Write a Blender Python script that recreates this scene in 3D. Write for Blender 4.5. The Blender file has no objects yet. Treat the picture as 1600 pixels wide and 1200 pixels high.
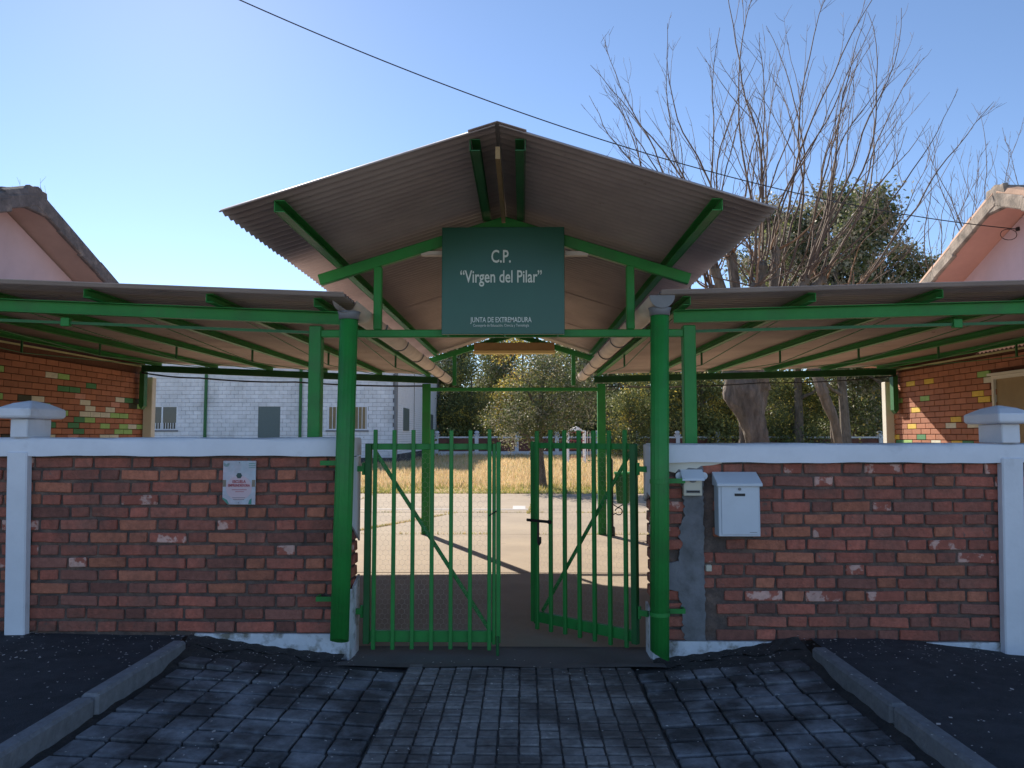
import bpy, bmesh, math, random
import numpy as np
from mathutils import Vector, Matrix
random.seed(7); rng = np.random.default_rng(7)
R = math.radians
scn = bpy.context.scene
COL = scn.collection

# ------------------------------------------------------------ camera, sky, sun, exposure
F_PX = 1186.0
CAMP = Vector((0, -4.86, 1.42))
YAW = math.atan(17 / F_PX); PITCH = math.atan(80 / F_PX)
cd = bpy.data.cameras.new('camera'); cam = bpy.data.objects.new('camera', cd); COL.objects.link(cam)
cam.location = CAMP; cam.rotation_euler = (math.pi / 2 + PITCH, 0, YAW)
cd.sensor_width = 36; cd.lens = 36 * F_PX / 1600; cd.clip_start = .05; cd.clip_end = 2000
scn.camera = cam
SUN_EL, SUN_AZ = 31.0, 25.0          # the sun stands behind the porch, to the left
w = bpy.data.worlds.new('World'); scn.world = w; w.use_nodes = True
nt = w.node_tree; nt.nodes.clear()
sky = nt.nodes.new('ShaderNodeTexSky'); sky.sky_type = 'NISHITA'; sky.sun_disc = False
sky.sun_elevation = R(SUN_EL); sky.sun_rotation = R(-SUN_AZ)
sky.air_density = .7; sky.dust_density = .05; sky.ozone_density = 2.2
bg = nt.nodes.new('ShaderNodeBackground'); bg.inputs[1].default_value = .105
wo = nt.nodes.new('ShaderNodeOutputWorld')
nt.links.new(sky.outputs[0], bg.inputs[0]); nt.links.new(bg.outputs[0], wo.inputs[0])
sl = bpy.data.lights.new('sun', 'SUN'); sl.energy = 4.4; sl.angle = R(.5); sl.color = (1, .9, .76)
so = bpy.data.objects.new('sun', sl); COL.objects.link(so)
sd = Vector((-math.sin(R(SUN_AZ)) * math.cos(R(SUN_EL)), math.cos(R(SUN_AZ)) * math.cos(R(SUN_EL)), math.sin(R(SUN_EL))))
so.rotation_euler = sd.to_track_quat('Z', 'Y').to_euler(); so.location = (-10, 20, 20)
scn.view_settings.view_transform = 'Standard'; scn.view_settings.look = 'None'
scn.view_settings.gamma = 1; scn.view_settings.use_curve_mapping = False
scn.view_settings.exposure = 0.95
scn.render.engine = 'CYCLES'

def at(px, py, D):
    """world point seen at a pixel of the photograph, D metres in front of the camera"""
    x = (px - 800) / F_PX; u = (600 - py) / F_PX
    fy = math.cos(PITCH) - u * math.sin(PITCH); z = u * math.cos(PITCH) + math.sin(PITCH)
    X = x * math.cos(YAW) - fy * math.sin(YAW); Y = x * math.sin(YAW) + fy * math.cos(YAW)
    s = D / Y
    return Vector((X * s, CAMP.y + D, CAMP.z + z * s))

# ------------------------------------------------------------ object helpers
def tag(o, label=None, cat=None, group=None, kind=None):
    if label: o['label'] = label
    if cat: o['category'] = cat
    if group: o['group'] = group
    if kind: o['kind'] = kind
    return o
def empty(name, loc, label, cat, group=None):
    o = bpy.data.objects.new(name, None); COL.objects.link(o); o.location = loc; o.empty_display_size = .1
    return tag(o, label, cat, group)
def wloc(o):
    v = Vector((0, 0, 0))
    while o is not None: v = v + o.location; o = o.parent
    return v
def put(name, me, parent, loc, rot=None, scale=None):
    """one more object on a shared mesh; loc in world (parents carry no rotation here)"""
    o = bpy.data.objects.new(name, me); COL.objects.link(o)
    if parent is not None: o.parent = parent; o.location = Vector(loc) - wloc(parent)
    else: o.location = loc
    if rot: o.rotation_euler = rot
    if scale: o.scale = scale
    return o
def kids(o, allobj):
    return [c for c in allobj if c.parent is o]
def copy_tree(o, allobj, parent=None):
    c = o.copy(); COL.objects.link(c)
    if parent is not None: c.parent = parent
    for ch in kids(o, allobj): copy_tree(ch, allobj, c)
    return c

class MB:
    def __init__(s): s.v = []; s.f = []; s.mi = []; s.cur = 0
    def face(s, idx): s.f.append(idx); s.mi.append(s.cur)
    def box(s, x0, x1, y0, y1, z0, z1):
        n = len(s.v)
        s.v += [Vector(p) for p in ((x0,y0,z0),(x1,y0,z0),(x1,y1,z0),(x0,y1,z0),(x0,y0,z1),(x1,y0,z1),(x1,y1,z1),(x0,y1,z1))]
        for q in ((0,3,2,1),(4,5,6,7),(0,1,5,4),(1,2,6,5),(2,3,7,6),(3,0,4,7)): s.face([n+i for i in q])
        return s
    def bar(s, p, q, w_, h, up=(0,0,1)):
        p = Vector(p); q = Vector(q); d = (q - p).normalized(); u = Vector(up)
        sx = d.cross(u).normalized(); u = sx.cross(d).normalized()
        n = len(s.v)
        for e in (p, q):
            for a, b in ((-1,-1),(1,-1),(1,1),(-1,1)): s.v.append(e + sx * a * w_ / 2 + u * b * h / 2)
        for k in ((0,1,2,3),(7,6,5,4),(0,4,5,1),(1,5,6,2),(2,6,7,3),(3,7,4,0)): s.face([n+i for i in k])
        return s
    def channel(s, p, q, w_, h, t=.004, up=(0,0,1), side=1):
        """C profile: a web and two flanges"""
        p = Vector(p); q = Vector(q); d = (q - p).normalized(); u = Vector(up)
        sx = d.cross(u).normalized() * side; u = (sx * side).cross(d).normalized()
        s.bar(p - sx * (w_/2), q - sx * (w_/2), t, h, u)
        s.bar(p + u * (h/2 - t/2) + sx * t, q + u * (h/2 - t/2) + sx * t, w_ - t, t, u)
        s.bar(p - u * (h/2 - t/2) + sx * t, q - u * (h/2 - t/2) + sx * t, w_ - t, t, u)
        return s
    def tube(s, pts, rad, n=6, cap=True):
        pts = [Vector(p) for p in pts]; m = len(pts)
        if not hasattr(rad, '__len__'): rad = [rad] * m
        base = len(s.v); ref = None
        for i, p in enumerate(pts):
            d = (pts[min(i+1, m-1)] - pts[max(i-1, 0)])
            if d.length < 1e-9: d = Vector((0,0,1))
            d.normalize()
            if ref is None: ref = Vector((1,0,0)) if abs(d.x) < .8 else Vector((0,1,0))
            a = (ref - d * ref.dot(d)).normalized(); ref = a; b = d.cross(a)
            for k in range(n):
                t = 2 * math.pi * k / n
                s.v.append(p + (a * math.cos(t) + b * math.sin(t)) * rad[i])
        for i in range(m - 1):
            for k in range(n):
                k2 = (k + 1) % n
                s.face([base+i*n+k, base+i*n+k2, base+(i+1)*n+k2, base+(i+1)*n+k])
        if cap:
            s.face([base+k for k in range(n)][::-1]); s.face([base+(m-1)*n+k for k in range(n)])
        return s
    def poly(s, pts, th):
        """flat polygon pts (3D, planar) extruded by vector th"""
        n = len(s.v); m = len(pts); th = Vector(th)
        s.v += [Vector(p) for p in pts] + [Vector(p) + th for p in pts]
        s.face(list(range(n, n+m))); s.face(list(range(n+m, n+2*m))[::-1])
        for i in range(m): s.face([n+i, n+m+i, n+m+(i+1)%m, n+(i+1)%m])
        return s
    def grid(s, fn, nu, nv):
        n = len(s.v)
        for i in range(nu+1):
            for j in range(nv+1): s.v.append(Vector(fn(i/nu, j/nv)))
        for i in range(nu):
            for j in range(nv):
                a = n+i*(nv+1)+j; s.face([a, a+nv+1, a+nv+2, a+1])
        return s
    def mesh(s, name, mats, off=Vector((0,0,0)), bevel=0, smooth=False):
        me = bpy.data.meshes.new(name)
        me.from_pydata([tuple(v - off) for v in s.v], [], s.f)
        if not isinstance(mats, (list, tuple)): mats = [mats]
        for m in mats: me.materials.append(m)
        me.polygons.foreach_set('material_index', s.mi)
        bm = bmesh.new(); bm.from_mesh(me)
        bmesh.ops.recalc_face_normals(bm, faces=bm.faces)
        if bevel: bmesh.ops.bevel(bm, geom=[e for e in bm.edges if e.is_manifold and e.calc_face_angle(0) > .6], offset=bevel, segments=1, affect='EDGES', profile=.5)
        if smooth:
            for f in bm.faces: f.smooth = True
            for e in bm.edges:
                if e.is_manifold and e.calc_face_angle(0) > .7: e.smooth = False
        bm.to_mesh(me); bm.free()
        return me
    def build(s, name, mats, parent=None, bevel=0, smooth=False, kind=None):
        off = wloc(parent) if parent is not None else Vector((0,0,0))
        me = s.mesh(name, mats, off, bevel, smooth)
        o = bpy.data.objects.new(name, me); COL.objects.link(o)
        if parent is not None: o.parent = parent
        if kind: o['kind'] = kind
        return o
def fast_mesh(name, V, Fc, mats, mi=None, smooth=False):
    """numpy verts (n,3), faces (m,k)"""
    me = bpy.data.meshes.new(name); k = Fc.shape[1]
    me.vertices.add(len(V)); me.vertices.foreach_set('co', np.asarray(V, dtype=np.float32).ravel())
    me.loops.add(Fc.size); me.loops.foreach_set('vertex_index', Fc.astype(np.int32).ravel())
    me.polygons.add(len(Fc)); me.polygons.foreach_set('loop_start', np.arange(0, Fc.size, k, dtype=np.int32))
    for m in (mats if isinstance(mats, (list, tuple)) else [mats]): me.materials.append(m)
    if mi is not None: me.polygons.foreach_set('material_index', mi.astype(np.int32))
    if smooth: me.polygons.foreach_set('use_smooth', np.ones(len(Fc), dtype=bool))
    me.update(calc_edges=True); me.validate()
    return me

# ------------------------------------------------------------ materials
def mat(name, c, rough=.7, var=.25, scale=6, bump=.0, bscale=60, metal=0, c2=None, c2amt=.5, c2scale=2.0, c2hard=.15, trans=0, rand=0, stretch=None, spec=.5, spots=None):
    m = bpy.data.materials.new(name); m.use_nodes = True; n = m.node_tree; N = n.nodes; L = n.links
    b = N['Principled BSDF']; b.inputs['Roughness'].default_value = rough; b.inputs['Metallic'].default_value = metal
    b.inputs['Specular IOR Level'].default_value = spec
    g = N.new('ShaderNodeNewGeometry'); pos = g.outputs['Position']
    if stretch:
        mp = N.new('ShaderNodeMapping'); mp.inputs['Scale'].default_value = stretch; L.new(pos, mp.inputs[0]); pos = mp.outputs[0]
    no = N.new('ShaderNodeTexNoise'); no.inputs['Scale'].default_value = scale; no.inputs['Detail'].default_value = 6; no.inputs['Roughness'].default_value = .65
    L.new(pos, no.inputs['Vector'])
    mr = N.new('ShaderNodeMapRange'); mr.inputs[1].default_value = .3; mr.inputs[2].default_value = .7
    mr.inputs[3].default_value = 1 - var; mr.inputs[4].default_value = 1 + var; L.new(no.outputs[0], mr.inputs[0])
    fac = mr.outputs[0]
    if rand:
        oi = N.new('ShaderNodeObjectInfo'); r2 = N.new('ShaderNodeMapRange'); r2.inputs[3].default_value = 1 - rand; r2.inputs[4].default_value = 1 + rand
        L.new(oi.outputs['Random'], r2.inputs[0]); mu = N.new('ShaderNodeMath'); mu.operation = 'MULTIPLY'
        L.new(fac, mu.inputs[0]); L.new(r2.outputs[0], mu.inputs[1]); fac = mu.outputs[0]
    col = N.new('ShaderNodeRGB'); col.outputs[0].default_value = (*c, 1); cs = col.outputs[0]
    if c2:
        n2 = N.new('ShaderNodeTexNoise'); n2.inputs['Scale'].default_value = c2scale; n2.inputs['Detail'].default_value = 8; n2.inputs['Roughness'].default_value = .6
        L.new(pos, n2.inputs['Vector'])
        m2 = N.new('ShaderNodeMapRange'); m2.inputs[1].default_value = 1 - c2amt - c2hard + .0; m2.inputs[2].default_value = 1 - c2amt + c2hard
        L.new(n2.outputs[0], m2.inputs[0])
        mx = N.new('ShaderNodeMix'); mx.data_type = 'RGBA'; L.new(m2.outputs[0], mx.inputs[0]); L.new(cs, mx.inputs[6]); mx.inputs[7].default_value = (*c2, 1); cs = mx.outputs[2]
    if spots:
        n4 = N.new('ShaderNodeTexNoise'); n4.inputs['Scale'].default_value = spots[1]; n4.inputs['Detail'].default_value = 10; n4.inputs['Roughness'].default_value = .75
        L.new(pos, n4.inputs['Vector'])
        m4 = N.new('ShaderNodeMapRange'); m4.inputs[1].default_value = spots[2]; m4.inputs[2].default_value = spots[2] + .03
        L.new(n4.outputs[0], m4.inputs[0])
        mx4 = N.new('ShaderNodeMix'); mx4.data_type = 'RGBA'; L.new(m4.outputs[0], mx4.inputs[0]); L.new(cs, mx4.inputs[6]); mx4.inputs[7].default_value = (*spots[0], 1); cs = mx4.outputs[2]
    vm = N.new('ShaderNodeVectorMath'); vm.operation = 'SCALE'; L.new(cs, vm.inputs[0]); L.new(fac, vm.inputs['Scale'])
    L.new(vm.outputs[0], b.inputs['Base Color'])
    if bump:
        n3 = N.new('ShaderNodeTexNoise'); n3.inputs['Scale'].default_value = bscale; n3.inputs['Detail'].default_value = 5; L.new(pos, n3.inputs['Vector'])
        bp = N.new('ShaderNodeBump'); bp.inputs['Strength'].default_value = bump; bp.inputs['Distance'].default_value = .01 if scale > 5.5 or 'bark' not in name else .06
        L.new(n3.outputs[0], bp.inputs['Height']); L.new(bp.outputs[0], b.inputs['Normal'])
    if trans:
        t = N.new('ShaderNodeBsdfTranslucent'); L.new(vm.outputs[0], t.inputs[0])
        ms = N.new('ShaderNodeMixShader'); ms.inputs[0].default_value = trans
        L.new(b.outputs[0], ms.inputs[1]); L.new(t.outputs[0], ms.inputs[2]); L.new(ms.outputs[0], N['Material Output'].inputs[0])
    return m

M = {}
M['green'] = mat('green_paint', (.028,.25,.050), .5, .15, 3, .2, 40, spec=.35, spots=((.10,.06,.03), 9, .665), c2=(.05,.185,.055), c2amt=.36, c2scale=5)
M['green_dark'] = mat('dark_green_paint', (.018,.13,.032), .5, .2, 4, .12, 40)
M['sheet'] = mat('corrugated_sheet_underside', (.48,.395,.36), .6, .12, 1.6, .1, 30, spots=((.25,.19,.16), 3.5, .64), c2=(.36,.29,.27), c2amt=.45, c2scale=1.2)
M['gutter'] = mat('gutter_zinc', (.66,.55,.48), .5, .15, 4, .08, 20)
M['gutter_grey'] = mat('gutter_grey', (.2,.2,.21), .5, .15, 8)
M['white'] = mat('white_wall_paint', (.74,.75,.80), .7, .07, 3, .2, 35, c2=(.5,.5,.52), c2amt=.33, c2scale=2.5, c2hard=.08)
M['whitedirty'] = mat('dirty_white_plinth_paint', (.7,.72,.76), .8, .12, 8, .5, 30, c2=(.22,.2,.16), c2amt=.42, c2scale=9, c2hard=.08)
M['brick'] = mat('red_brick', (.43,.128,.086), .85, .25, 25, .7, 70, rand=.2, c2=(.21,.095,.07), c2amt=.47, c2scale=3.1, spots=((.17,.11,.09), 16, .615))
M['brick2'] = mat('orange_red_brick', (.43,.15,.088), .85, .25, 25, .7, 70, rand=.18, spots=((.2,.12,.09), 14, .63), c2=(.3,.11,.07), c2amt=.4, c2scale=3.5)
M['brick3'] = mat('dark_brick', (.25,.10,.075), .9, .25, 25, .6, 90, rand=.25)
M['brickpale'] = mat('paint_stained_brick', (.36,.11,.075), .85, .2, 25, .5, 90, rand=.2, c2=(.6,.36,.3), c2amt=.46, c2scale=9, c2hard=.02)
M['mortar'] = mat('grey_mortar', (.10,.075,.066), .95, .35, 14, .9, 60, c2=(.2,.13,.1), c2amt=.42, c2scale=6)
M['cement'] = mat('grey_cement_patch', (.2,.2,.215), .9, .15, 6, .5, 45, c2=(.11,.11,.11), c2amt=.4, c2scale=8)
M['concrete'] = mat('yard_concrete', (.36,.285,.205), .9, .12, .9, .4, 25, spots=((.22,.18,.13), 1.3, .62), c2=(.29,.225,.165), c2amt=.45, c2scale=.8)
M['threshold'] = mat('threshold_cement', (.17,.15,.14), .9, .25, 3, .5, 30, c2=(.1,.085,.08), c2amt=.5, c2scale=3)
M['asphalt'] = mat('dark_asphalt', (.034,.035,.04), .92, .35, 9, .9, 140, c2=(.05,.05,.055), c2amt=.45, c2scale=1.4)
M['sett'] = mat('small_grey_setts', (.235,.22,.21), .85, .3, 30, .6, 70, rand=.14, c2=(.11,.095,.088), c2amt=.5, c2scale=2.2, c2hard=.07)
M['paver'] = mat('dusty_grey_pavers', (.225,.23,.245), .88, .3, 16, .7, 60, rand=.16, c2=(.065,.06,.06), c2amt=.53, c2scale=3.2, c2hard=.1)
M['joint'] = mat('dark_joint_soil', (.045,.041,.038), .97, .35, 20, .9, 70)
M['kerb'] = mat('grey_kerb_stone', (.19,.19,.2), .9, .2, 18, .7, 60, rand=.15)
M['ground'] = mat('bare_ground', (.16,.13,.09), .95, .25, 1, .5, 8)
M['soil'] = mat('dry_grass_soil', (.48,.34,.16), .95, .25, 2, .6, 8, c2=(.36,.3,.1), c2amt=.42, c2scale=.5)
M['sign'] = mat('sign_green_enamel', (.013,.098,.06), .3, .08, 2)
M['letter'] = mat('sign_lettering', (.7,.75,.7), .6, .05)
M['metalwhite'] = mat('mailbox_white_metal', (.58,.63,.7), .35, .05, 5)
M['cream'] = mat('cream_plastic', (.6,.55,.44), .5, .05, 5)
M['dark'] = mat('black_plastic', (.012,.012,.014), .5, .1)
M['pink'] = mat('pink_render', (.60,.44,.45), .9, .08, 1.5, .2, 30, c2=(.53,.37,.36), c2amt=.4, c2scale=.8)
M['salmon'] = mat('salmon_soffit_paint', (.6,.33,.27), .85, .1, 2)
M['tan'] = mat('dusty_tan_soffit', (.42,.30,.26), .9, .12, 2)
M['verge'] = mat('weathered_concrete_tile', (.33,.27,.22), .92, .25, 8, .6, 40, c2=(.08,.07,.06), c2amt=.42, c2scale=5)
M['vergedark'] = mat('mossy_dark_tile', (.13,.11,.105), .95, .35, 10, .8, 40, c2=(.3,.24,.2), c2amt=.33, c2scale=8)
M['clay'] = mat('clay_tile', (.42,.26,.18), .85, .2, 6, .4, 40)
M['hbrick'] = mat('smooth_orange_brick', (.38,.15,.085), .8, .12, 8, .3, 60, rand=.15)
for k, c in dict(pg=(.06,.22,.09), lg=(.3,.5,.16), wh=(.62,.6,.5), ye=(.68,.47,.07), pk=(.55,.26,.2), dk=(.05,.055,.035)).items():
    M['b_'+k] = mat('painted_brick_'+{'pg':'green','lg':'light_green','wh':'white','ye':'yellow','pk':'pink','dk':'dark'}[k], c, .75, .12, 12, .3, 60)
M['hmortar'] = mat('brown_mortar', (.12,.05,.03), .95, .2, 20)
M['creamwall'] = mat('cream_render', (.66,.63,.55), .9, .08, 2, .2, 30)
M['block'] = mat('white_concrete_block', (.82,.82,.86), .85, .1, 2, .2, 20, rand=.06, c2=(.62,.62,.64), c2amt=.4, c2scale=1.1, spots=((.4,.4,.4), 1.6, .66))
M['blockjoint'] = mat('block_joint', (.24,.24,.26), .9, .1)
M['siding'] = mat('white_siding', (.84,.85,.9), .7, .04, 2)
M['glass'] = mat('dark_window_glass', (.05,.05,.06), .12, .1)
M['curtain'] = mat('ochre_blind', (.30,.22,.12), .8, .1)
M['door'] = mat('grey_green_door', (.11,.15,.15), .5, .06)
M['plinth'] = mat('dark_plinth', (.06,.06,.07), .9, .2)
M['bark'] = mat('mulberry_bark', (.18,.145,.12), .95, .35, 5, 1.0, 14, c2=(.09,.075,.06), c2amt=.47, c2scale=7, stretch=(1,1,.35))
M['twig'] = mat('bare_twig_bark', (.26,.155,.10), .85, .2, 5)
M['shoot'] = mat('dark_shoot_bark', (.12,.08,.06), .85, .2, 5)
M['twiggrey'] = mat('grey_twig_bark', (.15,.105,.08), .9, .2, 5)
M['leafdark'] = mat('dark_green_leaves', (.115,.14,.055), .6, .4, 1.2, trans=.3)
M['leafmid'] = mat('mid_green_leaves', (.23,.25,.085), .6, .4, 1.2, trans=.35)
M['leafyel'] = mat('yellow_green_leaves', (.6,.48,.11), .6, .3, 1.2, trans=.45)
M['leafgrey'] = mat('grey_olive_leaves', (.29,.27,.19), .6, .35, 1.5, trans=.3)
M['leafbrown'] = mat('brown_dry_leaves', (.24,.15,.06), .7, .3, 1.5, trans=.3)
M['straw'] = mat('dry_straw_grass', (.66,.48,.26), .9, .25, 2, trans=.4)
M['straw2'] = mat('pale_straw_grass', (.74,.6,.38), .9, .25, 2, trans=.4)
M['grassg'] = mat('green_grass', (.3,.32,.08), .9, .25, 2, trans=.4)
M['farbrick'] = mat('far_brick_panel', (.17,.07,.055), .9, .25, 3)
M['binrim'] = mat('bright_green_rim', (.05,.4,.1), .5, .05)
M['iron'] = mat('black_iron', (.015,.016,.016), .5, .1)
M['ochre'] = mat('wooden_board', (.34,.22,.10), .8, .15, 8)
M['lamp'] = mat('yellowed_diffuser', (.72,.55,.24), .6, .05)
M['petal'] = mat('pale_fallen_petals', (.55,.5,.46), .9, .2, 30)
M['cable'] = mat('black_cable', (.015,.015,.017), .6, .1)
M['cablegrey'] = mat('grey_cable', (.22,.21,.2), .6, .1)
M['marking'] = mat('faded_court_paint', (.55,.53,.52), .9, .15, 4)
M['pl_base'] = mat('plaque_pale_blue', (.42,.5,.56), .5, .15, 18, c2=(.58,.48,.53), c2amt=.5, c2scale=7)
M['pl_pink'] = mat('plaque_pale_pink', (.62,.46,.5), .5, .05)
M['pl_red'] = mat('plaque_red_print', (.42,.08,.1), .5, .05)
M['pl_teal'] = mat('plaque_teal_print', (.06,.26,.2), .5, .05)
M['pl_dark'] = mat('plaque_dark_print', (.03,.07,.07), .5, .05)
M['pl_brown'] = mat('plaque_brown_print', (.24,.19,.14), .5, .05)
M['mesh'] = mat('galvanised_wire', (.5,.47,.4), .5, .1)
M['yellowpaint'] = mat('cream_edge', (.5,.47,.25), .6, .1)

# ------------------------------------------------------------ GROUND
def zdrive(x, y):
    a = (max(0, -.70 - x) / 1.30) if x < 0 else (max(0, x - .66) / 1.0)
    a = min(a, 1); t = min(max((y + .6) / .6, 0), 1)
    return .018 + .066 * a + .075 * t * a * a
def zwalk(x, y):
    z = .155
    if x > 1.9: z -= .10 * min(1, max(0, (x - 2.3) / .9)) * min(1, max(0, (y + 1.8) / 1.6))
    if x < -2.0: z += .02 * min(1, max(0, (-x - 2.4)))
    return z + .006 * math.sin(x * 5.1) * math.sin(y * 4.3)
def wavyb(x, y, a=.004): return a * (math.sin(x*23.1 + 3*math.sin(y*7)) + math.sin(y*31.7 + x*5))

m = MB(); m.box(-400, 400, -60, 700, -.6, -.08); g = m.build('ground', M['ground']); tag(g, kind='structure')
m = MB(); m.box(-30, 40, 13.9, 80, -.07, .005); g = m.build('grass_field', M['soil']); tag(g, kind='structure')
# concrete schoolyard, one slab after another
m = MB(); m.box(-24, 26, .26, 13.9, -.075, -.012); yard = m.build('schoolyard', M['joint']); tag(yard, kind='structure')
ys = [.3, 3.1, 6.15, 9.2, 11.6, 13.88]; xs = [-23.8, -15, -10.4, -6.9, -3.6, 4.2, 8.0, 12, 18, 25.8]
for i in range(len(xs)-1):
    for j in range(len(ys)-1):
        m = MB(); jt = .006
        dx0 = random.uniform(-.02,.02)
        m.box(xs[i]+jt, xs[i+1]-jt, ys[j]+jt, ys[j+1]-jt, -.05, random.uniform(-.001,.004))
        m.build('concrete_slab', M['concrete'], yard, bevel=.004)
def flat(name, pts, z, mt, parent=None, kind=None):
    m = MB(); n = len(m.v); m.v += [Vector((x, y, z)) for x, y in pts]; m.face(list(range(len(pts))))
    return m.build(name, mt, parent, kind=kind)
m = MB()
m.box(-.95, .1, 9.75, 9.86, .0035, .0075).box(-.2, .05, 9.86, 10.5, .0035, .0075).box(-6, -1.4, 9.75, 9.86, .0035, .0075)
mk = m.build('faded_marking', M['marking'], yard)
# driveway bed
def bed(s, t):
    x = -2.05 + 3.76 * s; y = -4.9 + 4.82 * t
    e = max(0, (-1.98 - x)) + max(0, x - 1.64)
    return (x, y, zdrive(x, y) - .013 + .22 * e + wavyb(x, y, .003 + .02 * e))
m = MB(); m.grid(bed, 90, 110); drive = m.build('driveway', M['joint'], smooth=True); tag(drive, kind='structure')
# threshold between the piers
def thr(s, t):
    x = -1.16 + 2.02 * s; y = -.20 + .52 * t
    return (x, y, .020 - .012 * t + .006 * math.sin(x * 7) * math.sin(y * 11) + (.012 if t < .25 else 0))
m = MB(); m.grid(thr, 30, 12); g = m.build('threshold', M['threshold'], smooth=True); tag(g, kind='structure')
m = MB(); m.box(-40, 40, -13, -4.92, -.075, .0); g2 = m.build('unseen_street', mat('bounce_street_concrete', (.4,.36,.31), .9, .12, 1)); tag(g2, kind='structure')  # unseen street behind the camera, added pale to bounce sun onto roof undersides
flat('cement_apron', [(-1.16,.32),(.86,.32),(.86,.30),(-1.16,.30)], .011, M['threshold'], g)  # narrow strip in the same dark cement as the threshold
# dark crumbly dirt gathered along the wall foot
def dirt(x0, x1, zf):
    def fn(s, t):
        x = x0 + (x1 - x0) * s; wd = .13 + .03 * math.sin(x * 9) + .025 * math.sin(x * 23)
        y = .0 - wd * t
        return (x, y, zf(x, y) + .008 * (1 - t) ** 1.5 - .006 + .004 * math.sin(x * 60 + 9 * t))
    m = MB(); m.grid(fn, int((x1 - x0) * 60), 8); return m
g = dirt(-2.1, -1.12, zdrive).build('wall_foot_dirt', M['joint'], smooth=True, kind='stuff'); tag(g, 'dark crumbly dirt along the foot of the left brick wall', 'dirt')
g = dirt(.80, 1.72, zdrive).build('wall_foot_dirt', M['joint'], smooth=True, kind='stuff'); tag(g, 'dark crumbly dirt along the foot of the right brick wall', 'dirt')

def piece_mesh(name, sx, sy, sz, mt, seed, ch=.006, jit=.003):
    rr = random.Random(seed); m = MB(); m.box(-sx/2, sx/2, -sy/2, sy/2, 0, sz)
    for v in m.v: v.x += rr.uniform(-jit, jit); v.y += rr.uniform(-jit, jit); v.z += rr.uniform(-jit, jit) * .5
    me = m.mesh(name, mt, bevel=ch); return me
setts = [piece_mesh('sett', .086, .071, .03, M['sett'], i, .004, .0025) for i in range(6)]
cx0 = -.695; n = 0
for r in range(21):
    for c in range(14):
        x = cx0 + .0482 + c * .0964 + random.uniform(-.002,.002); y = -.17 - r * .0935 + random.uniform(-.0015,.0015)
        if n < 294: put('sett', random.choice(setts), drive, (x, y, zdrive(x, y) - .024 + random.uniform(-.003,.003)), (random.uniform(-.012,.012), random.uniform(-.012,.012), random.uniform(-.02,.02))); n += 1
m = MB()
for r in range(21, 50):
    for c in range(14):
        x = cx0 + .0482 + c * .0964; y = -.17 - r * .0935; z = zdrive(x, y)
        m.box(x-.044, x+.044, y-.042, y+.042, z-.02, z+.006+random.uniform(-.002,.002))
m.build('sett_rows', M['sett'], drive, bevel=.004, kind='stuff')
pav = [piece_mesh('paver', .149, .140, .03, M['paver'], 20+i, .006, .004) for i in range(6)] + [piece_mesh('paver', .086, .172, .03, M['paver'], 40+i, .006, .003) for i in range(4)]
def pavers(x0, x1, skew):
    k = 0; m = MB(); pitch = (x1 - x0) / round((x1 - x0) / .168)
    y = -.36; row = 0
    while y > -4.6:
        x = x0 + pitch / 2 + random.uniform(-.006,.006)
        while x < x1 - .05:
            xx = x + skew * (y + .36)
            if x0 + .06 < xx < x1 - .06:
                z = zdrive(xx, y); tilt = math.atan2(zdrive(xx + .1, y) - zdrive(xx - .1, y), .2)
                if y > -2.7 and k < 140:
                    if False:
                        for dd in (-.05, .05): put('paver', random.choice(pav[6:]), drive, (xx + dd, y, z - .024 + random.uniform(-.005,.003)), (random.uniform(-.02,.02), -tilt, random.uniform(-.02,.02)))
                        k += 2
                    else:
                        put('paver', random.choice(pav[:6]), drive, (xx, y, z - .024 + random.uniform(-.005,.003)), (random.uniform(-.02,.02), -tilt, random.uniform(-.02,.02))); k += 1
                else: m.box(xx-.075, xx+.075, y-.072, y+.072, z-.03, z+.004)
            x += pitch
        y -= .1665; row += 1
    m.build('paver_rows', M['paver'], drive, bevel=.006, kind='stuff')
def fill(s, t):
    x = -.70 + 1.36 * s; y = -4.85 + 4.74 * t
    return (x, y, zdrive(x, y) - .0035 + wavyb(x, y, .0012))
m = MB(); m.grid(fill, 60, 140); m.build('joint_fill', mat('sandy_joint_fill', (.11,.10,.095), .95, .3, 14, .7, 90, c2=(.06,.052,.05), c2amt=.5, c2scale=5), drive, smooth=True)
pavers(-1.99, -.705, 0); pavers(.67, 1.64, 0)
# pavements of dark asphalt either side
def walk(x0, x1):
    def fn(s, t):
        x = x0 + (x1 - x0) * s; y = -4.9 + 4.91 * t
        return (x, y, zwalk(x, y) + wavyb(x, y, .0018))
    return fn
m = MB(); m.grid(walk(-9, -2.128), 120, 90); g = m.build('left_pavement', M['asphalt'], smooth=True); tag(g, kind='structure')
m = MB(); m.grid(walk(1.79, 9), 120, 90); g = m.build('right_pavement', M['asphalt'], smooth=True); tag(g, kind='structure')
for nm, xa, xb, lab in (('kerb', -2.128, -2.035, 'worn grey kerb on the left edge of the sunken driveway'), ('kerb', 1.70, 1.79, 'worn grey kerb on the right edge of the sunken driveway')):
    k = empty(nm, ((xa+xb)/2, -2.4, .0), lab, 'kerb'); y = -.20 if xa < 0 else -.26
    for i in range(6):
        L_ = [.98, .92, 1.0, .95, 1.0, .6][i]
        m = MB(); dz = random.uniform(-.004,.006)
        nseg = 6; 
        for q in range(nseg):
            pass
        m.box(xa+random.uniform(0,.006), xb-random.uniform(0,.006), y - L_ + .018, y, .0, .178 + dz)
        o = m.build('kerb_stone', M['kerb'], k, bevel=.014); y -= L_
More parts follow.
